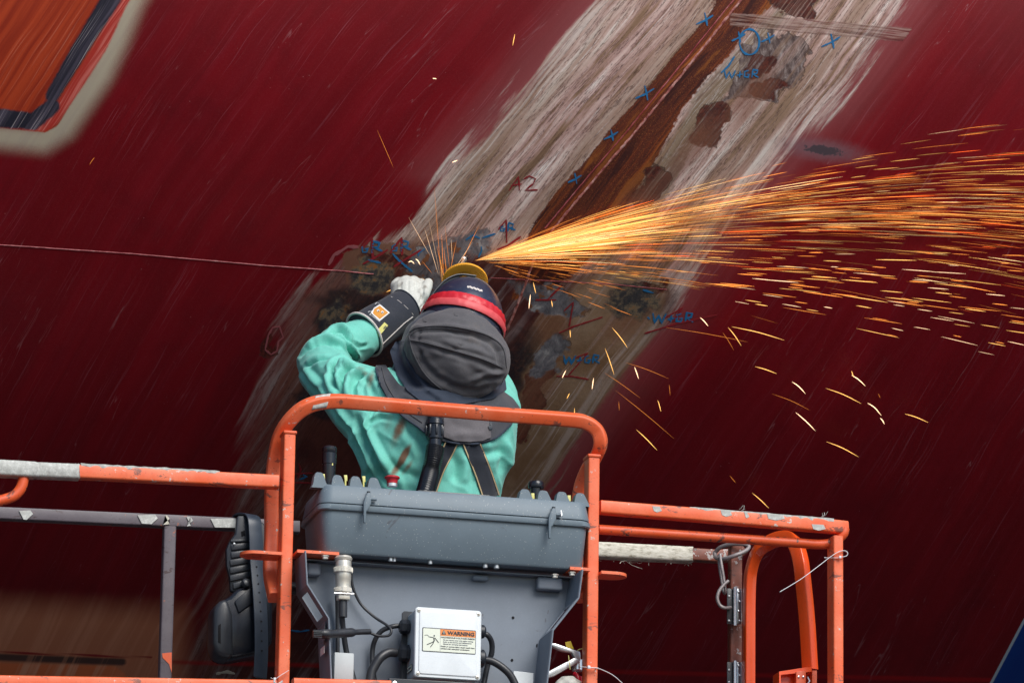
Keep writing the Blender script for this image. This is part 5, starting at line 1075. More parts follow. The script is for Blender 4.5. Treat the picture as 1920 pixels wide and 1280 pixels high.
# shield front seen past the crown, lower left
G().rings([[P(x, y, Y) for x, y in ((774, 624), (783, 598), (804, 562), (820, 538), (838, 521), (862, 513), (880, 514), (862, 519), (840, 531), (820, 552), (805, 574), (794, 594), (786, 616))] for Y in (0.54, 0.58, 0.66)]).build('face_shield', BLACKG, helmet, 30)
G().sweep(cat([P(776, 620, 0.536), P(785, 598, 0.536), P(805, 562, 0.536), P(821, 539, 0.536), P(839, 523, 0.536), P(862, 515, 0.536), P(892, 518, 0.536)], 6), rrect(0.004, 0.010, 0.001), up=-_f).build('shield_rim', DARKP, helmet, 60)
# bag at the back of the hood
bc_ = P(858, 664, 0.345); br = math.radians(14); b_r = (_r*math.cos(br)-_u*math.sin(br)); b_u0 = (_u*math.cos(br)+_r*math.sin(br)); b_u = (b_u0*math.cos(math.radians(12))-tv*math.sin(math.radians(12))); b_t = b_r.cross(b_u); b_t = b_t if b_t.dot(tv) > 0 else -b_t
def bagf(u_):
    a = math.atan2(u_[1], u_[0]); return 1+0.03*math.cos(2*a+0.6)+0.018*math.cos(4*a)
vs, fs = ell_mesh(bc_, (b_r, b_u, b_t), (m(100), m(88), m(66)), 150, 110, bagf)
mb_ = bpy.data.meshes.new('hood_bag'); mb_.from_pydata(vs, [], fs); mb_.update()
bm = bmesh.new(); bm.from_mesh(mb_); bmesh.ops.remove_doubles(bm, verts=bm.verts, dist=1e-5); bmesh.ops.recalc_face_normals(bm, faces=bm.faces); bm.to_mesh(mb_); bm.free()
sculpt(mb_, [(a_, b_, c_*0.75) for a_, b_, c_ in [([(768, 620), (784, 613), (834, 611), (885, 619), (923, 633), (944, 654), (948, 700)], 5, 6), ([(784, 622), (834, 619), (885, 627), (917, 641), (934, 660), (938, 690)], 4, -9),
             ([(764, 637), (799, 642), (857, 658), (904, 672), (946, 690)], 2.6, 4), ([(790, 645), (850, 664), (900, 680), (940, 696)], 4, -4), ([(825, 638), (865, 645), (905, 660), (935, 678)], 5, 4),
             ([(770, 640), (780, 675), (808, 712), (846, 735), (890, 744), (925, 735), (948, 708)], 5, 6), ([(780, 648), (792, 680), (818, 706), (850, 724), (892, 731), (922, 722)], 5, -5),
             ([(880, 715), (905, 702), (945, 698)], 4, 6), ([(884, 722), (910, 711), (944, 707)], 4, -6), ([(890, 690), (915, 696), (940, 703)], 4, 4), ([(788, 618), (784, 632), (785, 640)], 3, -5), ([(788, 660), (790, 672)], 3, -4), ([(800, 660), (830, 700), (840, 720)], 10, -3), ([(850, 680), (870, 705), (905, 720)], 12, 4)]])
co_ = get_co(mb_); no_ = get_no(mb_); dd = np.array([noise.noise(Vector(c)*22)+0.6*noise.noise(Vector(c)*48) for c in co_]); mb_.vertices.foreach_set('co', (co_+no_*(dd*0.0034)[:, None]).ravel()); mb_.update()
_, BAGM = cloth('washed_grey_canvas', (0.088, 0.086, 0.094), (0.16, 0.14, 0.13), 0.45, bump=0.3)
bag = link('hood_bag', mb_, BAGM, person, 180)
BVB = bvh_of(bag)
def pipe2(p_, r_=0.0016, mat=None, off=0.001): piping(p_, r_, mat or PIPE, 'hood_seam', [BVB], off)
pipe2([(768, 622), (784, 614), (834, 611), (885, 619), (923, 633), (944, 654), (950, 690)]); pipe2([(766, 637), (799, 643), (857, 659), (904, 673), (944, 690)], 0.0013)
pipe2([(767, 630), (775, 662), (796, 700), (828, 729), (862, 742), (898, 744), (930, 732), (948, 704)], 0.0017); pipe2([(770, 628), (790, 617), (834, 616), (882, 623)], 0.0008)
pipe2([(790, 622), (786, 634), (788, 640)], 0.0008); pipe2([(791, 655), (787, 668), (790, 676)], 0.0008)
for x, y in ((855, 589), (797, 600), (931, 611)): G().sweep([on_body(x-3, y-3, 0.001, [BVB, bvh_of(helmet)]), on_body(x-3, y+2, 0.001, [BVB, bvh_of(helmet)]), on_body(x+3, y+3, 0.001, [BVB, bvh_of(helmet)])], rrect(0.0016, 0.0016, 0.0004, 1)).build('stitch_mark', PIPE, person, 0)
# ---------------------------------------------------------------- glove
axw = (P(772, 570, 0.86)-P(690, 625, 0.77)).normalized()
c0, c1 = P(683, 627, 0.765), P(764, 574, 0.84)
cu = (c1-c0).normalized(); side = (_r-cu*_r.dot(cu)); side = Vector(side)
sv = cu.cross(-_f).normalized(); dv = cu.cross(sv).normalized()
g = G(); R = []
for i, t in enumerate(np.linspace(0, 1, 14)):
    r1 = m(46)*(1-t)+m(37)*t; r2 = m(41)*(1-t)+m(30)*t; c_ = c0.lerp(c1, t)
    R.append([c_+sv*(r1*math.cos(a)*(1+0.012*math.sin(3*a+i)))+dv*(r2*math.sin(a)) for a in np.linspace(0, 2*math.pi, 32, endpoint=False)])
glove = g.rings(R).build('glove', CUFFM, person, 50); BVG = bvh_of(glove)
G().sweep([c0+sv*(m(47)*math.cos(a))+dv*(m(42)*math.sin(a)) for a in np.linspace(0, 2*math.pi, 40, endpoint=False)], rrect(0.007, 0.007, 0.003, 3), up=cu, closed_path=True).build('cuff_binding', PALE, glove, 60)
for so in (0.98,): G().sweep([c0.lerp(c1, so)+sv*(m(37.8)*math.cos(a))+dv*(m(31)*math.sin(a)) for a in np.linspace(0, 2*math.pi, 40, endpoint=False)], rrect(0.004, 0.003, 0.001, 2), up=cu, closed_path=True).build('cuff_hem', NAVY, glove, 60)
G().tube([on_body(x, y, 0.001, [BVG]) for x, y in ((716, 646), (735, 628), (758, 606), (774, 594))], 0.0016, 8).build('cuff_seam', PALE, glove, 60)
G().tube([on_body(x, y, 0.0008, [BVG]) for x, y in ((733, 556), (748, 564), (762, 576), (775, 590))], 0.0009, 6).build('cuff_stitching', PALE, glove, 60)
# badge and tab on the cuff
def patch(poly, mat, name, off, th=0.0008): 
    return drape(poly, off+0.001, 0.0008, name, mat, step=1.5, bvs=[BVG], par=glove, maxY=1.2)
BADGEO = plain('orange_badge_print', (0.62, 0.26, 0.025), 0.6, var=0.1)
patch([(701, 577), (712, 570), (716, 573), (731, 586), (712, 602), (697, 588), (696, 583), (699, 581)], WHITEP, 'badge', 0.001); patch([(702, 579), (712, 573), (728, 586), (712, 598), (699, 587)], BADGEO, 'badge_print', 0.002)
xd = (on_body(727, 586, 0.002, [BVG])-on_body(713, 572, 0.002, [BVG])).normalized(); yd = (on_body(713, 572, 0.002, [BVG])-on_body(703, 582, 0.002, [BVG])).normalized()
patch([(706, 582), (709, 579), (712, 582), (709, 585)], WHITEP, 'badge_print', 0.0032); patch([(714, 585), (717, 582), (720, 585), (717, 588)], WHITEP, 'badge_print', 0.0032); patch([(708, 583), (710, 581), (711, 583)], INK, 'badge_print', 0.0042); patch([(715.5, 586), (717, 584), (719, 586)], INK, 'badge_print', 0.0042)
for st_ in ([(698, 592), (704, 597), (712, 603)], [(690, 585), (694, 583), (697, 586), (693, 590), (697, 592)], [(703, 570), (707, 567), (711, 569)]): G().tube([on_body(x, y, 0.001, [BVG]) for x, y in st_], 0.0010, 6).build('badge_outline', WHITEP, glove, 0)
patch([(721, 604), (728, 610), (706, 636), (697, 630)], YEL, 'cuff_tab', 0.0015); patch([(704.5, 626.5), (708, 629.5), (705, 633), (701, 630)], plain('blue_print', (0.02, 0.04, 0.3), 0.5), 'cuff_tab', 0.003)
ta = on_body(707.0, 629.5, 0.008, [BVG]); tb = on_body(724.5, 611.5, 0.008, [BVG]); tx_ = (tb-ta); ty_ = -(_f.cross(tx_)).normalized()
text('Endura', 0.0085, tb-_f.cross(tx_).normalized()*0.0030, INK, glove, 'tab_text', xdir=-tx_, zdir=_f.cross(tx_), width=tx_.length, bold=0.0002)
# hand: palm and curled fingers in white leather
def hpt(x, y, Y): return P(x, y, Y)
hand_ch = [toworld(chain([(768, 585, .85, 27, 28, 24), (765, 565, .865, 33, 30, 28), (764, 546, .88, 32, 30, 25)], 5))]
def finger(L): return [np.array([*P(x, y, Y), m(r_, Y), m(r_, Y), m(r_, Y)]) for x, y, Y, r_ in chain4(L)]
def chain4(L, n=7):
    out = []
    for i in range(len(L)-1):
        a, b = np.array(L[i], float), np.array(L[i+1], float)
        for k_ in range(n): out.append(a+(b-a)*k_/n)
    out.append(np.array(L[-1], float)); return out
FG = [[(745, 552, .88, 13), (743, 535, .90, 11.5), (748, 530, .94, 11), (757, 536, .97, 10)], [(758, 548, .88, 13), (757, 530, .90, 12), (762, 527, .94, 11.5), (768, 534, .98, 10)], [(772, 548, .88, 13), (772, 530, .90, 12), (776, 528, .94, 11.5), (781, 535, .98, 10)], [(784, 552, .88, 12), (786, 535, .90, 11), (789, 532, .94, 10.5), (792, 538, .97, 9.5)], [(778, 572, .85, 13), (794, 552, .84, 11.5), (801, 536, .86, 10.5), (803, 530, .88, 9)]]
hm = blobs(hand_ch+[finger(f_) for f_ in FG], 0.0034, 3, conv=False)
sculpt(hm, [([(752, 526), (751, 538), (752, 547)], 2.2, -2), ([(766, 524), (765, 538), (766, 547)], 2.2, -2), ([(780, 526), (779, 538), (780, 548)], 2.2, -2), ([(788, 566), (792, 552), (793, 538)], 2.5, -5), ([(760, 560), (775, 565), (785, 575)], 4, -3), ([(765, 590), (785, 583), (795, 570)], 2.5, -4)])
link('glove_hand', hm, LEATH, glove, 180)
# hand on the grinder, behind the helmet
rm = blobs([toworld(chain([(885, 590, .86, 20, 20, 20), (880, 560, .9, 24, 22, 22)], 5))]+[finger(f_) for f_ in ([(868, 556, .9, 9), (862, 540, .94, 8), (866, 534, .97, 8)], [(878, 553, .9, 9), (874, 537, .94, 8), (877, 532, .97, 8)], [(888, 553, .9, 9), (886, 538, .94, 8), (888, 533, .97, 8)], [(897, 556, .9, 8.5), (897, 542, .94, 8), (898, 536, .97, 7)], [(898, 570, .88, 10), (906, 556, .9, 9), (908, 546, .92, 8)])], 0.004, 3, conv=False)
link('glove_hand', rm, LEATH, person, 180)
# air hose down the back
hp = cat([P(816, 838, .295), P(813, 860, .29), P(807, 885, .29), P(800, 912, .27), P(790, 945, .25), P(780, 985, .3), P(776, 1020, .38)], 22)
G().tube(hp, m(15, .3), 18, scale=[1.0+0.15*math.cos(i*math.pi/1.5) for i in range(len(hp))]).build('air_hose', BLACKG, person, 180)
G().lathe(P(816, 776, .30), P(815, 840, .295)-P(816, 776, .30), [(0, m(13)), (m(12), m(13)), (m(13), m(17)), (m(22), m(17.5)), (m(23), m(15)), (m(26), m(15)), (m(27), m(16)), (m(50), m(15.5)), (m(52), m(13)), (m(66), m(13))], 26).build('hose_coupling', BLACKG, person, 35)
g = G(); 
for i in range(8):
    a = 2*math.pi*i/8; c_ = P(815, 808, .297)+Vector((math.cos(a)*m(16.2), math.sin(a)*m(16.2), 0)); g.box(c_, (0.006, 0.006, m(20)), 0.0015)
o = g.build('coupling_ribs', BLACKG, person, 30); o['kind'] = 'stuff'

# ================================================================ GRINDER
gr_ = thing('angle_grinder', 'angle grinder with yellow flap disc held against the hull', 'angle grinder', P(874, 530, 0.92))
dn = (hull_n(P(874, 500, 1).x, P(874, 500, 1).z)*0.55+Vector((0.12, -0.55, 0.55))).normalized()
ux = (_r-dn*_r.dot(dn)).normalized(); uy = dn.cross(ux).normalized()
# face of the disc looks up at the plate; we see its back as a flattened ring
dcn = P(872, 528, 0.90); nrm = (tv*0.78-_u*0.62).normalized(); ux = (_r*0.985-_u*0.17).normalized(); ux = (ux-nrm*ux.dot(nrm)).normalized()
rad = m(43, .9)
q = S('yellow_flap_disc'); dn_ = q.noise(q.tc(), 50, 4); FLAPM = q.set(base=q.mix(dn_, (0.92, 0.40, 0.02), (0.98, 0.50, 0.05)), rough=0.55)
disc = G().lathe(dcn, nrm, [(-0.006, 0), (-0.006, rad*0.97), (-0.003, rad), (0.0, rad), (0.001, rad*0.985)], 64).build('flap_disc', FLAPM, gr_, 40)
uyv = nrm.cross(ux).normalized(); NF = 60
proto = None
fl_mat = [FLAPM, plain('amber_flap', (0.50, 0.26, 0.03), 0.6)]
for i in range(NF):
    a = 2*math.pi*i/NF
    if proto is None:
        gg = G(); wv_ = rad*2*math.pi/NF*0.62
        for (r0, r1) in ((rad*0.60, rad*0.995),):
            gg.rings([[Vector((r_, -wv_*(r_/rad), 0.0008)), Vector((r_, wv_*(r_/rad), 0.0034)), Vector((r_, wv_*(r_/rad), 0.0046)), Vector((r_, -wv_*(r_/rad), 0.0020))] for r_ in (r0, r1)])
        me_ = bpy.data.meshes.new('flap'); me_.from_pydata(gg.v, [], gg.f); me_.materials.append(fl_mat[0]); proto = me_
    o = bpy.data.objects.new('flap', proto); COL.objects.link(o); o.parent = disc
    M = Matrix((( *(ux*math.cos(a)+uyv*math.sin(a)),), (*(uyv*math.cos(a)-ux*math.sin(a)),), (*nrm,))).transposed().to_4x4(); M.translation = dcn-ORG[disc.name]
    o.matrix_local = M
G().lathe(dcn+nrm*0.001, nrm, [(0, rad*0.61), (0.002, rad*0.60), (0.0025, rad*0.36), (0.005, rad*0.34), (0.005, 0)], 40).build('disc_hub', plain('dark_amber', (0.74, 0.33, 0.012), 0.45), gr_, 40)
G().lathe(dcn+nrm*0.006, nrm, [(0, 0.020), (0.012, 0.022), (0.02, 0.030), (0.05, 0.032), (0.055, 0.02), (0.055, 0)], 28).build('gear_head', DARKP, gr_, 40)
G().tube([dcn+nrm*0.035, dcn+nrm*0.04+Vector((0.03, -0.05, -0.12)), dcn+nrm*0.04+Vector((0.05, -0.1, -0.24))], 0.03, 20).build('motor_body', DARKP, gr_, 60)
G().tube([dcn+nrm*0.035, P(800, 556, 0.9), P(752, 566, .93)], 0.014, 14).build('side_handle', BLACK, gr_, 60)
G().lathe(P(868, 497, 0.97), (0.05, -0.3, 1), [(0, 0.004), (0.012, 0.0055), (0.013, 0.008), (0.020, 0.009), (0.024, 0.006), (0.025, 0)], 14).build('guard_knob', ALU, gr_, 40)
G().tube(cat([P(846, 520, .94), P(852, 505, .95), P(864, 492, .97), P(876, 484, .99)], 5), 0.004, 8).build('guard_edge', BLACKG, gr_, 60)

# ================================================================ BLOWER UNIT ON THE FAR RAIL
YR = 0.585
bu = thing('breathing_unit', 'black breathing-air blower with holed belt hanging on the far rail', 'breathing unit', P(450, 1230, YR))
pad = G().slab([(445, 966), (478, 966), (500, 985), (498, 1110), (470, 1112), (432, 1108), (430, 1080), (425, 1060), (424, 1030), (430, 1015), (441, 1000)], YR-0.035, 0.02, 0.005).build('back_pad', BLACK, bu, 40)
for i in range(6):
    y = 1018+i*14.5; x0_ = 433-(2 if 1 < i < 5 else 0)+(i > 4)*4
    G().slab([(x0_, y+2), (468, y-2-i), (469, y+9-i), (x0_+1, y+13)], YR-0.041, 0.008, 0.002).build('pad_rib', DARKP, pad, 40)
G().slab([(433, 1011), (466, 1010), (467, 1014), (433, 1016)], YR-0.041, 0.008, 0.001).build('pad_rib', DARKP, pad, 40)
G().lathe(P(439, 1019, YR-0.045), (0, -1, 0), [(0, 0.003), (0.002, 0.003), (0.003, 0)], 12).build('pad_rivet', GALV, pad)
G().slab([(452, 996), (459, 994), (460, 1003), (453, 1005)], YR-0.0365, 0.004).build('pad_slot', HOLE, pad, 0)
case = G().slab([(402, 1138), (412, 1126), (430, 1118), (442, 1104), (462, 1096), (500, 1096), (512, 1120), (512, 1205), (490, 1222), (440, 1232), (420, 1232), (405, 1222), (400, 1205)], YR-0.05, 0.11, 0.012).build('blower_case', BLACKG, bu, 50)
G().slab([(401, 1140), (412, 1124), (428, 1121), (437, 1150), (438, 1230), (422, 1233), (406, 1224), (400, 1206)], YR-0.062, 0.10, 0.016).build('battery_pack', DARKP, case, 50)
G().slab([(409, 1172), (414, 1168), (414, 1206), (409, 1203)], YR-0.0635, 0.003, 0.0005).build('charge_port', HOLE, case, 30)
G().slab([(440, 1126), (470, 1100), (474, 1116), (474, 1130), (448, 1148)], YR-0.058, 0.01, 0.003).build('case_collar', BLACK, case, 40)
G().lathe(P(460, 1094, YR-0.05), (0.3, -0.7, 0.3), [(0, 0.014), (0.01, 0.013), (0.014, 0.008), (0.015, 0)], 20).build('air_outlet', DARKP, case, 40)
bp = cat([P(446, 975, YR+0.06), P(452, 966, YR+0.02), P(466, 964, YR-0.02), P(476, 972, YR-0.058), P(479, 1000, YR-0.066), P(481, 1050, YR-0.068), P(486, 1110, YR-0.075), P(489, 1160, YR-0.08), P(490, 1215, YR-0.08), P(488, 1262, YR-0.078), P(487, 1272, YR-0.077)], 8)
sc_b = [1.0]*(len(bp)-6)+[1, .97, .92, .8, .6, .3]
belt = G().sweep(bp, rrect(0.0046, m(28), 0.001, 2), up=(1, 0, 0), scale=sc_b).build('belt', plain('worn_leather_belt', (0.030, 0.042, 0.062), 0.38, var=0.4), bu, 50)
for y in (988, 1004, 1020, 1047, 1062, 1078, 1094, 1110, 1128, 1145, 1164, 1182, 1201, 1219):
    x = np.interp(y, [988, 1050, 1110, 1160, 1219], [474, 480, 486, 490, 491]); Yb = np.interp(y, [988, 1050, 1110, 1160, 1219], [YR-0.066, YR-0.0715, YR-0.078, YR-0.083, YR-0.083])
    G().lathe(P(x, y, Yb-0.0003), (0, -1, 0), [(0, 0.0026), (0.0006, 0.0026), (0.0007, 0)], 10).build('belt_hole', HOLE, belt)

# ================================================================ FIRE EXTINGUISHER AND SMALL THINGS
fx = thing('fire_extinguisher', 'red fire extinguisher with bright levers and yellow tag beside the console', 'fire extinguisher', P(1085, 1420, 0.06))
G().lathe(P(1086, 1440, 0.08), (0, 0, 1), [(0, 0.045), (0.20, 0.045), (0.225, 0.03), (0.235, 0.012), (0.25, 0.012)], 28).build('cylinder', REDPAINT, fx, 40)
G().cyl(P(1083, 1257, 0.08), P(1083, 1236, 0.08), 0.016, 20, 0.002).build('valve', CHROME, fx)
G().slab([(1033, 1205), (1041, 1205), (1068, 1214), (1088, 1221), (1089, 1235), (1080, 1235), (1072, 1222), (1052, 1218), (1034, 1210)], 0.055, 0.018, 0.002).build('upper_lever', ALU, fx, 30)
G().slab([(1019, 1266), (1022, 1261), (1070, 1236), (1077, 1232), (1090, 1236), (1074, 1247), (1040, 1266), (1023, 1271)], 0.05, 0.018, 0.002).build('lower_lever', ALU, fx, 30)
G().slab([(1060, 1203), (1070, 1201), (1076, 1216), (1062, 1213)], 0.07, 0.002).build('seal_tag', YEL2, fx, 0)
G().tube([P(1066, 1228, .045), P(1067, 1238, .04), P(1069, 1254, .04)], 0.0012, 6).build('seal_cord', YEL, fx); G().tube([P(1082, 1219, .06), P(1087, 1216, .06), P(1092, 1215, .06)], 0.0012, 6).build('seal_cord', YEL, fx)
G().tube(cat([P(1077, 1262, 0.03), P(1083, 1268, 0.02), P(1087, 1290, 0.02), P(1088, 1350, 0.02)], 5), 0.006, 12).build('discharge_hose', REDPAINT, fx, 60)
bgm = bpy.data.meshes.new('x'); 
pc_ = blobs([toworld(chain([(1052, 1300, .02, 18, 20, 30), (1066, 1292, .02, 20, 22, 26), (1078, 1296, .03, 16, 20, 26)], 4))], 0.004, 3, conv=False); pco = get_co(pc_); pno = get_no(pc_)
pc_.vertices.foreach_set('co', (pco+pno*np.array([0.004*noise.noise(Vector(c)*60) for c in pco])[:, None]).ravel())
bg_ = link('cloth_bundle', pc_, PALEB, None, 180); tag(bg_, 'pale grey cloth bundle below the fire extinguisher levers', 'cloth bundle')
def ztie(name, label, loop, tail, head, hs=0.006):
    t_ = thing(name, label, 'cable tie', head, group=None)
    G().sweep(loop, rrect(0.0048, 0.0014, 0.0004, 2), up=(0, 0, 1)).build('tie_band', NYLON, t_, 60)
    G().sweep(tail, rrect(0.0050, 0.0016, 0.0004, 2), up=(0, 0, 1)).build('tie_tail', NYLON, t_, 60)
    G().box(Vector(head), (hs*1.1, hs, hs*1.2), 0.001).build('tie_head', NYLON, t_); return t_
Yz = -0.036
ztie('cable_tie', 'white cable tie on the right corner post with a long straight tail', [P(1547, 1044, 0.02), P(1547, 1045, Yz), P(1575, 1045, Yz)],
     cat([P(1574, 1044, Yz-0.004), P(1586, 1042, Yz), P(1589, 1036, Yz), P(1583, 1032, Yz), P(1572, 1034, Yz-0.005), P(1556, 1044, Yz-0.012), P(1530, 1064, Yz-0.03), P(1500, 1086, Yz-0.04), P(1462, 1109, Yz-0.05)], 6), P(1575, 1044, Yz-0.004))
ztie('cable_tie', 'white cable tie round the right console post with its tail drooping right', [P(1088, 1250, 0.02), P(1089, 1249, Yz), P(1118, 1251, Yz), P(1121, 1251, 0.01)], cat([P(1104, 1251, Yz-0.004), P(1120, 1252, Yz-0.006), P(1136, 1258, Yz-0.01), P(1152, 1267, Yz-0.01), P(1172, 1285, Yz-0.01)], 6), P(1104, 1250, Yz-0.004), 0.007)
ztie('cable_tie', 'white cable tie knotted at the foot of the left console post', [P(508, 1270, Yz), P(515, 1273, Yz-0.004), P(528, 1264, Yz-0.004), P(541, 1256, Yz)], cat([P(516, 1273, Yz-0.005), P(514, 1277, Yz-0.008), P(520, 1282, Yz-0.008), P(530, 1276, Yz-0.008)], 5), P(515, 1272, Yz-0.005), 0.006)

# ================================================================ SPARKS
def emis(name):
    q_ = S(name); q_.nt.nodes.remove(q_.b); e = q_.n('Emission'); a_ = q_.n('Attribute'); a_.attribute_name = 'glow'; q_.put(e.inputs[0], a_.outputs['Color'])
    a2 = q_.n('Attribute'); a2.attribute_name = 'power'; q_.put(e.inputs[1], a2.outputs['Fac']); q_.nt.links.new(e.outputs[0], q_.o.inputs[0]); return q_.mat
SPARKM = emis('incandescent_spark')
def spark_geo(tracks):
    vs, fs, cols, pw = [], [], [], []
    for pts, r_, c_, p_ in tracks:
        n = len(pts); k_ = len(vs)
        for i, p in enumerate(pts):
            t_ = (pts[min(i+1, n-1)]-pts[max(i-1, 0)]).normalized(); a_ = t_.cross(_f).normalized(); b_ = t_.cross(a_)
            tp = min(1.0, 0.25+3*min(i, n-1-i)/(n-1)) if n > 2 else 1
            for ca, sa in ((1, 0), (-0.5, 0.87), (-0.5, -0.87)): vs.append(p+a_*(ca*r_*tp)+b_*(sa*r_*tp)); cols += [*c_, 1]; pw.append(p_*(0.55+0.45*math.sin(math.pi*(0.15+0.7*i/(n-1)))))
        for i in range(n-1):
            for j in range(3): a0 = k_+i*3+j; a1 = k_+i*3+(j+1) % 3; fs.append((a0, a1, a1+3, a0+3))
    return vs, fs, cols, pw
def spark_obj(name, tracks):
    vs, fs, cols, pw = spark_geo(tracks); me_ = bpy.data.meshes.new(name); me_.from_pydata([tuple(v) for v in vs], [], fs)
    a_ = me_.attributes.new('glow', 'FLOAT_COLOR', 'POINT'); a_.data.foreach_set('color', cols); b_ = me_.attributes.new('power', 'FLOAT', 'POINT'); b_.data.foreach_set('value', pw)
    return link(name, me_, SPARKM, None, 0)
HOT, YELC, ORC, REDC, PAL = (1.0, 0.66, 0.30), (1.0, 0.50, 0.13), (1.0, 0.30, 0.055), (0.9, 0.12, 0.02), (1.0, 0.62, 0.36)
def traj(s_, c_, d, hsp): return 890+d, 489-s_*d+c_*d*d
def jet_pt(s_, c_, d, ys, h0):
    x, y = traj(s_, c_, d, 0); Yv = 0.985+ys*d/1000.0; pH = H(x, y); lim = pH.y-0.012
    return P(x, y, min(Yv, lim))
tr_ = []
rg = random.Random(11)
def add(d0, L, s_, c_, r_, col, pwr, ys, n=5):
    tr_.append(([jet_pt(s_, c_, d0+L*i/(n-1), ys, 0) for i in range(n)], r_, col, pwr))
for i in range(900):                           # dense fan
    u_ = rg.random(); s_ = rg.gauss(0.238, 0.050) if u_ < 0.62 else min(0.39, rg.gauss(0.215, 0.085))
    d0 = 1080*(rg.random()**1.05); near = max(0, 1-d0/350)
    L = rg.choice((rg.uniform(25, 80), rg.uniform(70, 190)))*(0.8+0.35*d0/1000)+near*rg.uniform(60, 160); c_ = 0.000138+rg.gauss(0, 0.000012)+max(0, 0.15-s_)*0.0001
    core = math.exp(-((s_-0.245)/0.07)**2); b_ = rg.random()
    col = HOT if b_ < 0.10+0.10*core else YELC if b_ < 0.40+0.25*core*(near+0.3) else ORC if b_ < 0.90 else REDC
    tr_.append(([jet_pt(s_, c_, d0+L*k_/4, 0, 0) for k_ in range(5)], rg.choice((rg.uniform(0.00030, 0.00050), rg.uniform(0.00045, 0.00088)))*(1.0+0.6*near), col, rg.choice((rg.uniform(0.35, 0.9), rg.uniform(0.8, 2.6)))*(1+0.5*near), ))
for i in range(240):                            # short bright core by the disc
    s_ = rg.gauss(0.25, 0.075); d0 = rg.uniform(0, 230); add(d0, rg.uniform(40, 150), s_, 0.00015, rg.uniform(0.0004, 0.0011), HOT if rg.random() < 0.15 else YELC if rg.random() < 0.6 else ORC, rg.uniform(0.9, 2.1), 0)
for i in range(120):                            # low fringe
    s_ = rg.uniform(-0.10, 0.09); d0 = rg.uniform(60, 900)*(1 if s_ > 0 else 0.45); add(d0, rg.choice((rg.uniform(10, 35), rg.uniform(35, 110))), s_, 0.00008, rg.choice((rg.uniform(0.0003, 0.0005), rg.uniform(0.0005, 0.0009))), ORC if rg.random() < 0.75 else YELC, rg.choice((rg.uniform(0.3, 0.8), rg.uniform(0.9, 2.3))), rg.uniform(-0.2, 0))
for i in range(60):                             # brownish short ones near the start, below
    s_ = rg.uniform(-0.35, 0.02); d0 = rg.uniform(20, 260); add(d0, rg.uniform(12, 46), s_, 0.0001, rg.uniform(0.0004, 0.0008), ORC, rg.uniform(0.4, 1.2), 0)
for i in range(105):                             # right side, far and falling
    d0 = rg.uniform(420, 1010); s_ = rg.uniform(-0.24, 0.08); add(d0, rg.choice((rg.uniform(14, 40), rg.uniform(30, 85))), s_*0.62, 0.00001+rg.uniform(0, 0.00008), rg.uniform(0.0007, 0.0012), (PAL, YELC, ORC)[rg.randrange(3)], rg.uniform(0.9, 2.2), rg.uniform(-0.25, -0.05))
for i in range(26):                             # thin outliers above the fan
    add(rg.uniform(150, 950), rg.uniform(35, 130), rg.uniform(0.34, 0.415), 0.00015+rg.uniform(0, 0.00003), rg.uniform(0.00035, 0.0008), (PAL, YELC, ORC)[rg.randrange(3)], rg.uniform(0.8, 1.8), 0)
sj = spark_obj('spark_shower', tr_); tag(sj, 'dense orange shower of sparks streaming right from the grinding disc', 'sparks', kind='stuff')
def streak(x0, y0, x1, y1, bend=0.0, off=0.05, n=5):
    a = H(x0, y0, off); b = H(x1, y1, off); mid_ = (a+b)/2+Vector((0, 0, bend*(b-a).length)); return cat([a, mid_, b], 3)
up_ = []                                         # fan thrown up beside the disc
for x0, y0, x1, y1 in ((822, 520, 808, 345), (826, 518, 822, 430), (829, 522, 813, 452), (833, 515, 826, 455), (820, 510, 797, 400), (816, 505, 790, 420), (848, 498, 870, 470), (856, 488, 892, 415), (845, 500, 861, 480), (840, 505, 880, 445), (785, 480, 804, 503), (784, 510, 799, 521), (760, 400, 800, 470), (838, 500, 828, 415), (842, 480, 840, 440), (836, 510, 850, 442), (824, 525, 820, 470)):
    up_.append((streak(x0, y0, x1, y1, 0.0, 0.04), 0.0007, rg.choice((PAL, ORC, YELC)), rg.uniform(0.6, 1.3)))
o = spark_obj('spark_fan', up_); tag(o, 'thin sparks fanning upward beside the glove and disc', 'sparks', kind='stuff')
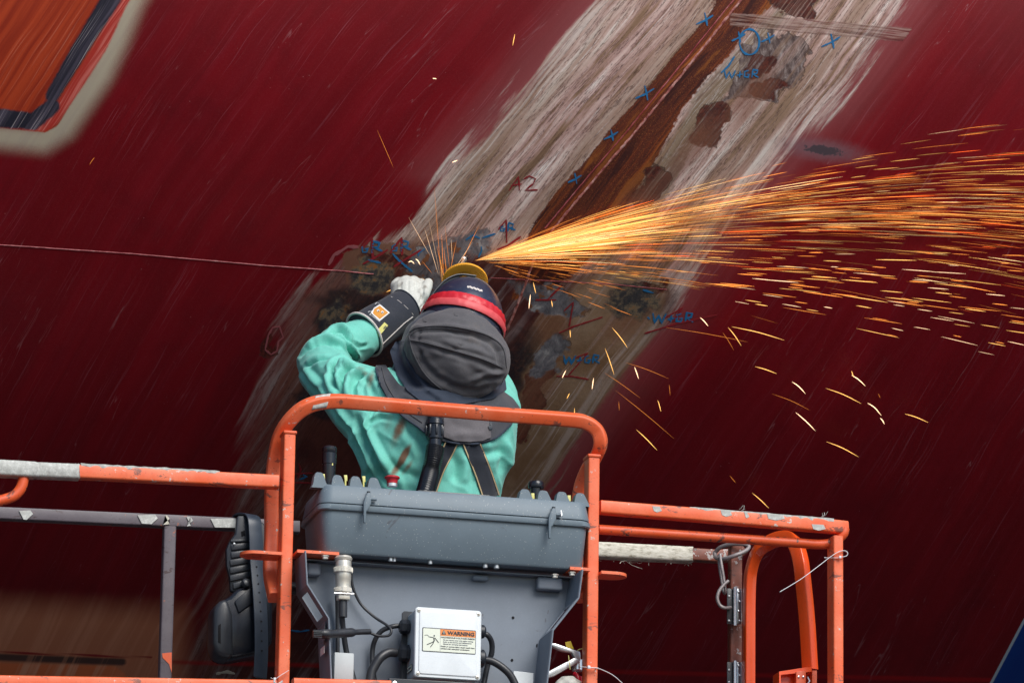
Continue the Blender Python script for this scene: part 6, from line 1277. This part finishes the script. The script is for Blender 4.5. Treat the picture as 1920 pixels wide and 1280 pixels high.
LOOSE = [ # single sparks one can point to: x0,y0,x1,y1,bend,hot, where
 (697, 236, 728, 305, 0, 0, 'upper middle of the red plating'), (951, 84, 955, 63, 0, 1, 'top middle of the red plating'), (161, 298, 171, 284, .05, 0, 'alone at the upper left below the orange mark'), (801, 143, 808, 144, 0, 2, 'tiny white dot high above the helmet'),
 (838, 296, 848, 292, 0, 2, 'small bright burst above the glove'), (1402, 902, 1433, 930, .02, 1, 'lowest thick orange spark right of the basket'), (1360, 870, 1371, 883, 0, 0, 'above the right top rail'), (1540, 808, 1600, 836, .03, 1, 'long bright one lower right'), (1185, 785, 1224, 823, .02, 1, 'just right of the guard hoop'),
 (1438, 720, 1508, 750, .03, 0, 'long orange one right of centre'), (1482, 754, 1519, 788, .02, 2, 'pale one below the fan'), (1538, 710, 1604, 738, .03, 1, 'long one at the right'), (1686, 757, 1730, 773, .03, 1, 'short thick one at the far right'), (1616, 737, 1642, 760, .08, 2, 'small curved one at the right'), (1640, 765, 1648, 776, .1, 2, 'tiny hooked one at the right'),
 (1475, 698, 1500, 720, .06, 2, 'short pale one'), (1586, 686, 1612, 706, .05, 2, 'pale curved one'), (1406, 670, 1446, 683, .02, 1, 'short orange one'), (1165, 662, 1246, 692, .02, 0, 'long one over the tan strip'), (1126, 636, 1143, 684, .02, 1, 'steep one over the tan strip'), (1181, 670, 1189, 692, .02, 2, 'short steep pale one'), (1225, 731, 1231, 752, .02, 1, 'short steep pale one lower'),
 (1126, 681, 1192, 727, .01, 0, 'slanting one above the hoop corner'), (1146, 713, 1256, 802, .01, 0, 'very long faint one right of the hoop'), (1246, 702, 1248, 722, 0, 0, 'faint upright one'), (1069, 745, 1069, 770, 0, 1, 'upright one touching the hoop'), (1102, 711, 1105, 690, 0, 2, 'bright upright one by blue letters'), (1046, 690, 1053, 676, 0, 2, 'bright tilted one by the bare metal spot'), (1055, 728, 1060, 718, 0, 1, 'small one above the hoop'), (1152, 733, 1153, 750, 0, 0, 'faint upright one by the hoop corner'),
 (983, 563, 986, 537, 0, 2, 'bright upright one beside the hood'), (996, 535, 991, 515, 0, 1, 'steep one above the hood'), (1025, 548, 1027, 560, 0, 1, 'small upright one in the fan'), (1060, 602, 1061, 616, 0, 1, 'small upright one over bare metal'), (1139, 598, 1168, 635, .03, 1, 'slanting one over the tan patch'), (948, 712, 951, 694, 0, 1, 'small one on the hood edge'), (770, 472, 779, 483, .15, 2, 'bright hook above the glove'), (757, 478, 768, 481, .3, 2, 'bright short hook by the red numeral'), (716, 532, 737, 524, 0, 1, 'short one left of the glove'), (694, 563, 708, 562, 0, 0, 'faint short one above the cuff'),
 (872, 525, 876, 512, 0, 2, 'bright one in front of the disc'), (1497, 948, 1503, 964, 0, 0, 'faint one touching the right rail'), (1636, 720, 1640, 728, 0, 0, 'faint speck at the right'), (1590, 690, 1586, 678, 0, 1, 'small one above the curved one'), (1345, 607, 1366, 640, .03, 0, 'slanting one right of blue letters'), (1303, 580, 1318, 596, .05, 2, 'short bright one above blue letters'), (1355, 598, 1380, 632, .04, 1, 'pale slanting one'), (1240, 598, 1392, 625, .01, 0, 'long faint one'), (1362, 597, 1460, 622, .02, 1, 'long orange one under the fan')]
for k_, (x0, y0, x1, y1, bd, hot, where) in enumerate(LOOSE):
    r_ = 0.0011+0.0003*hot*0.5
    o = spark_obj('flying_spark', [(streak(x0, y0, x1, y1, bd, 0.30 if k_ == 40 else 0.06), r_ if hot else 0.0007, (ORC, YELC, PAL)[hot], (0.9, 2.0, 3.0)[hot])])
    tag(o, 'single flying spark, '+where, 'spark', 'loose sparks around the shower')
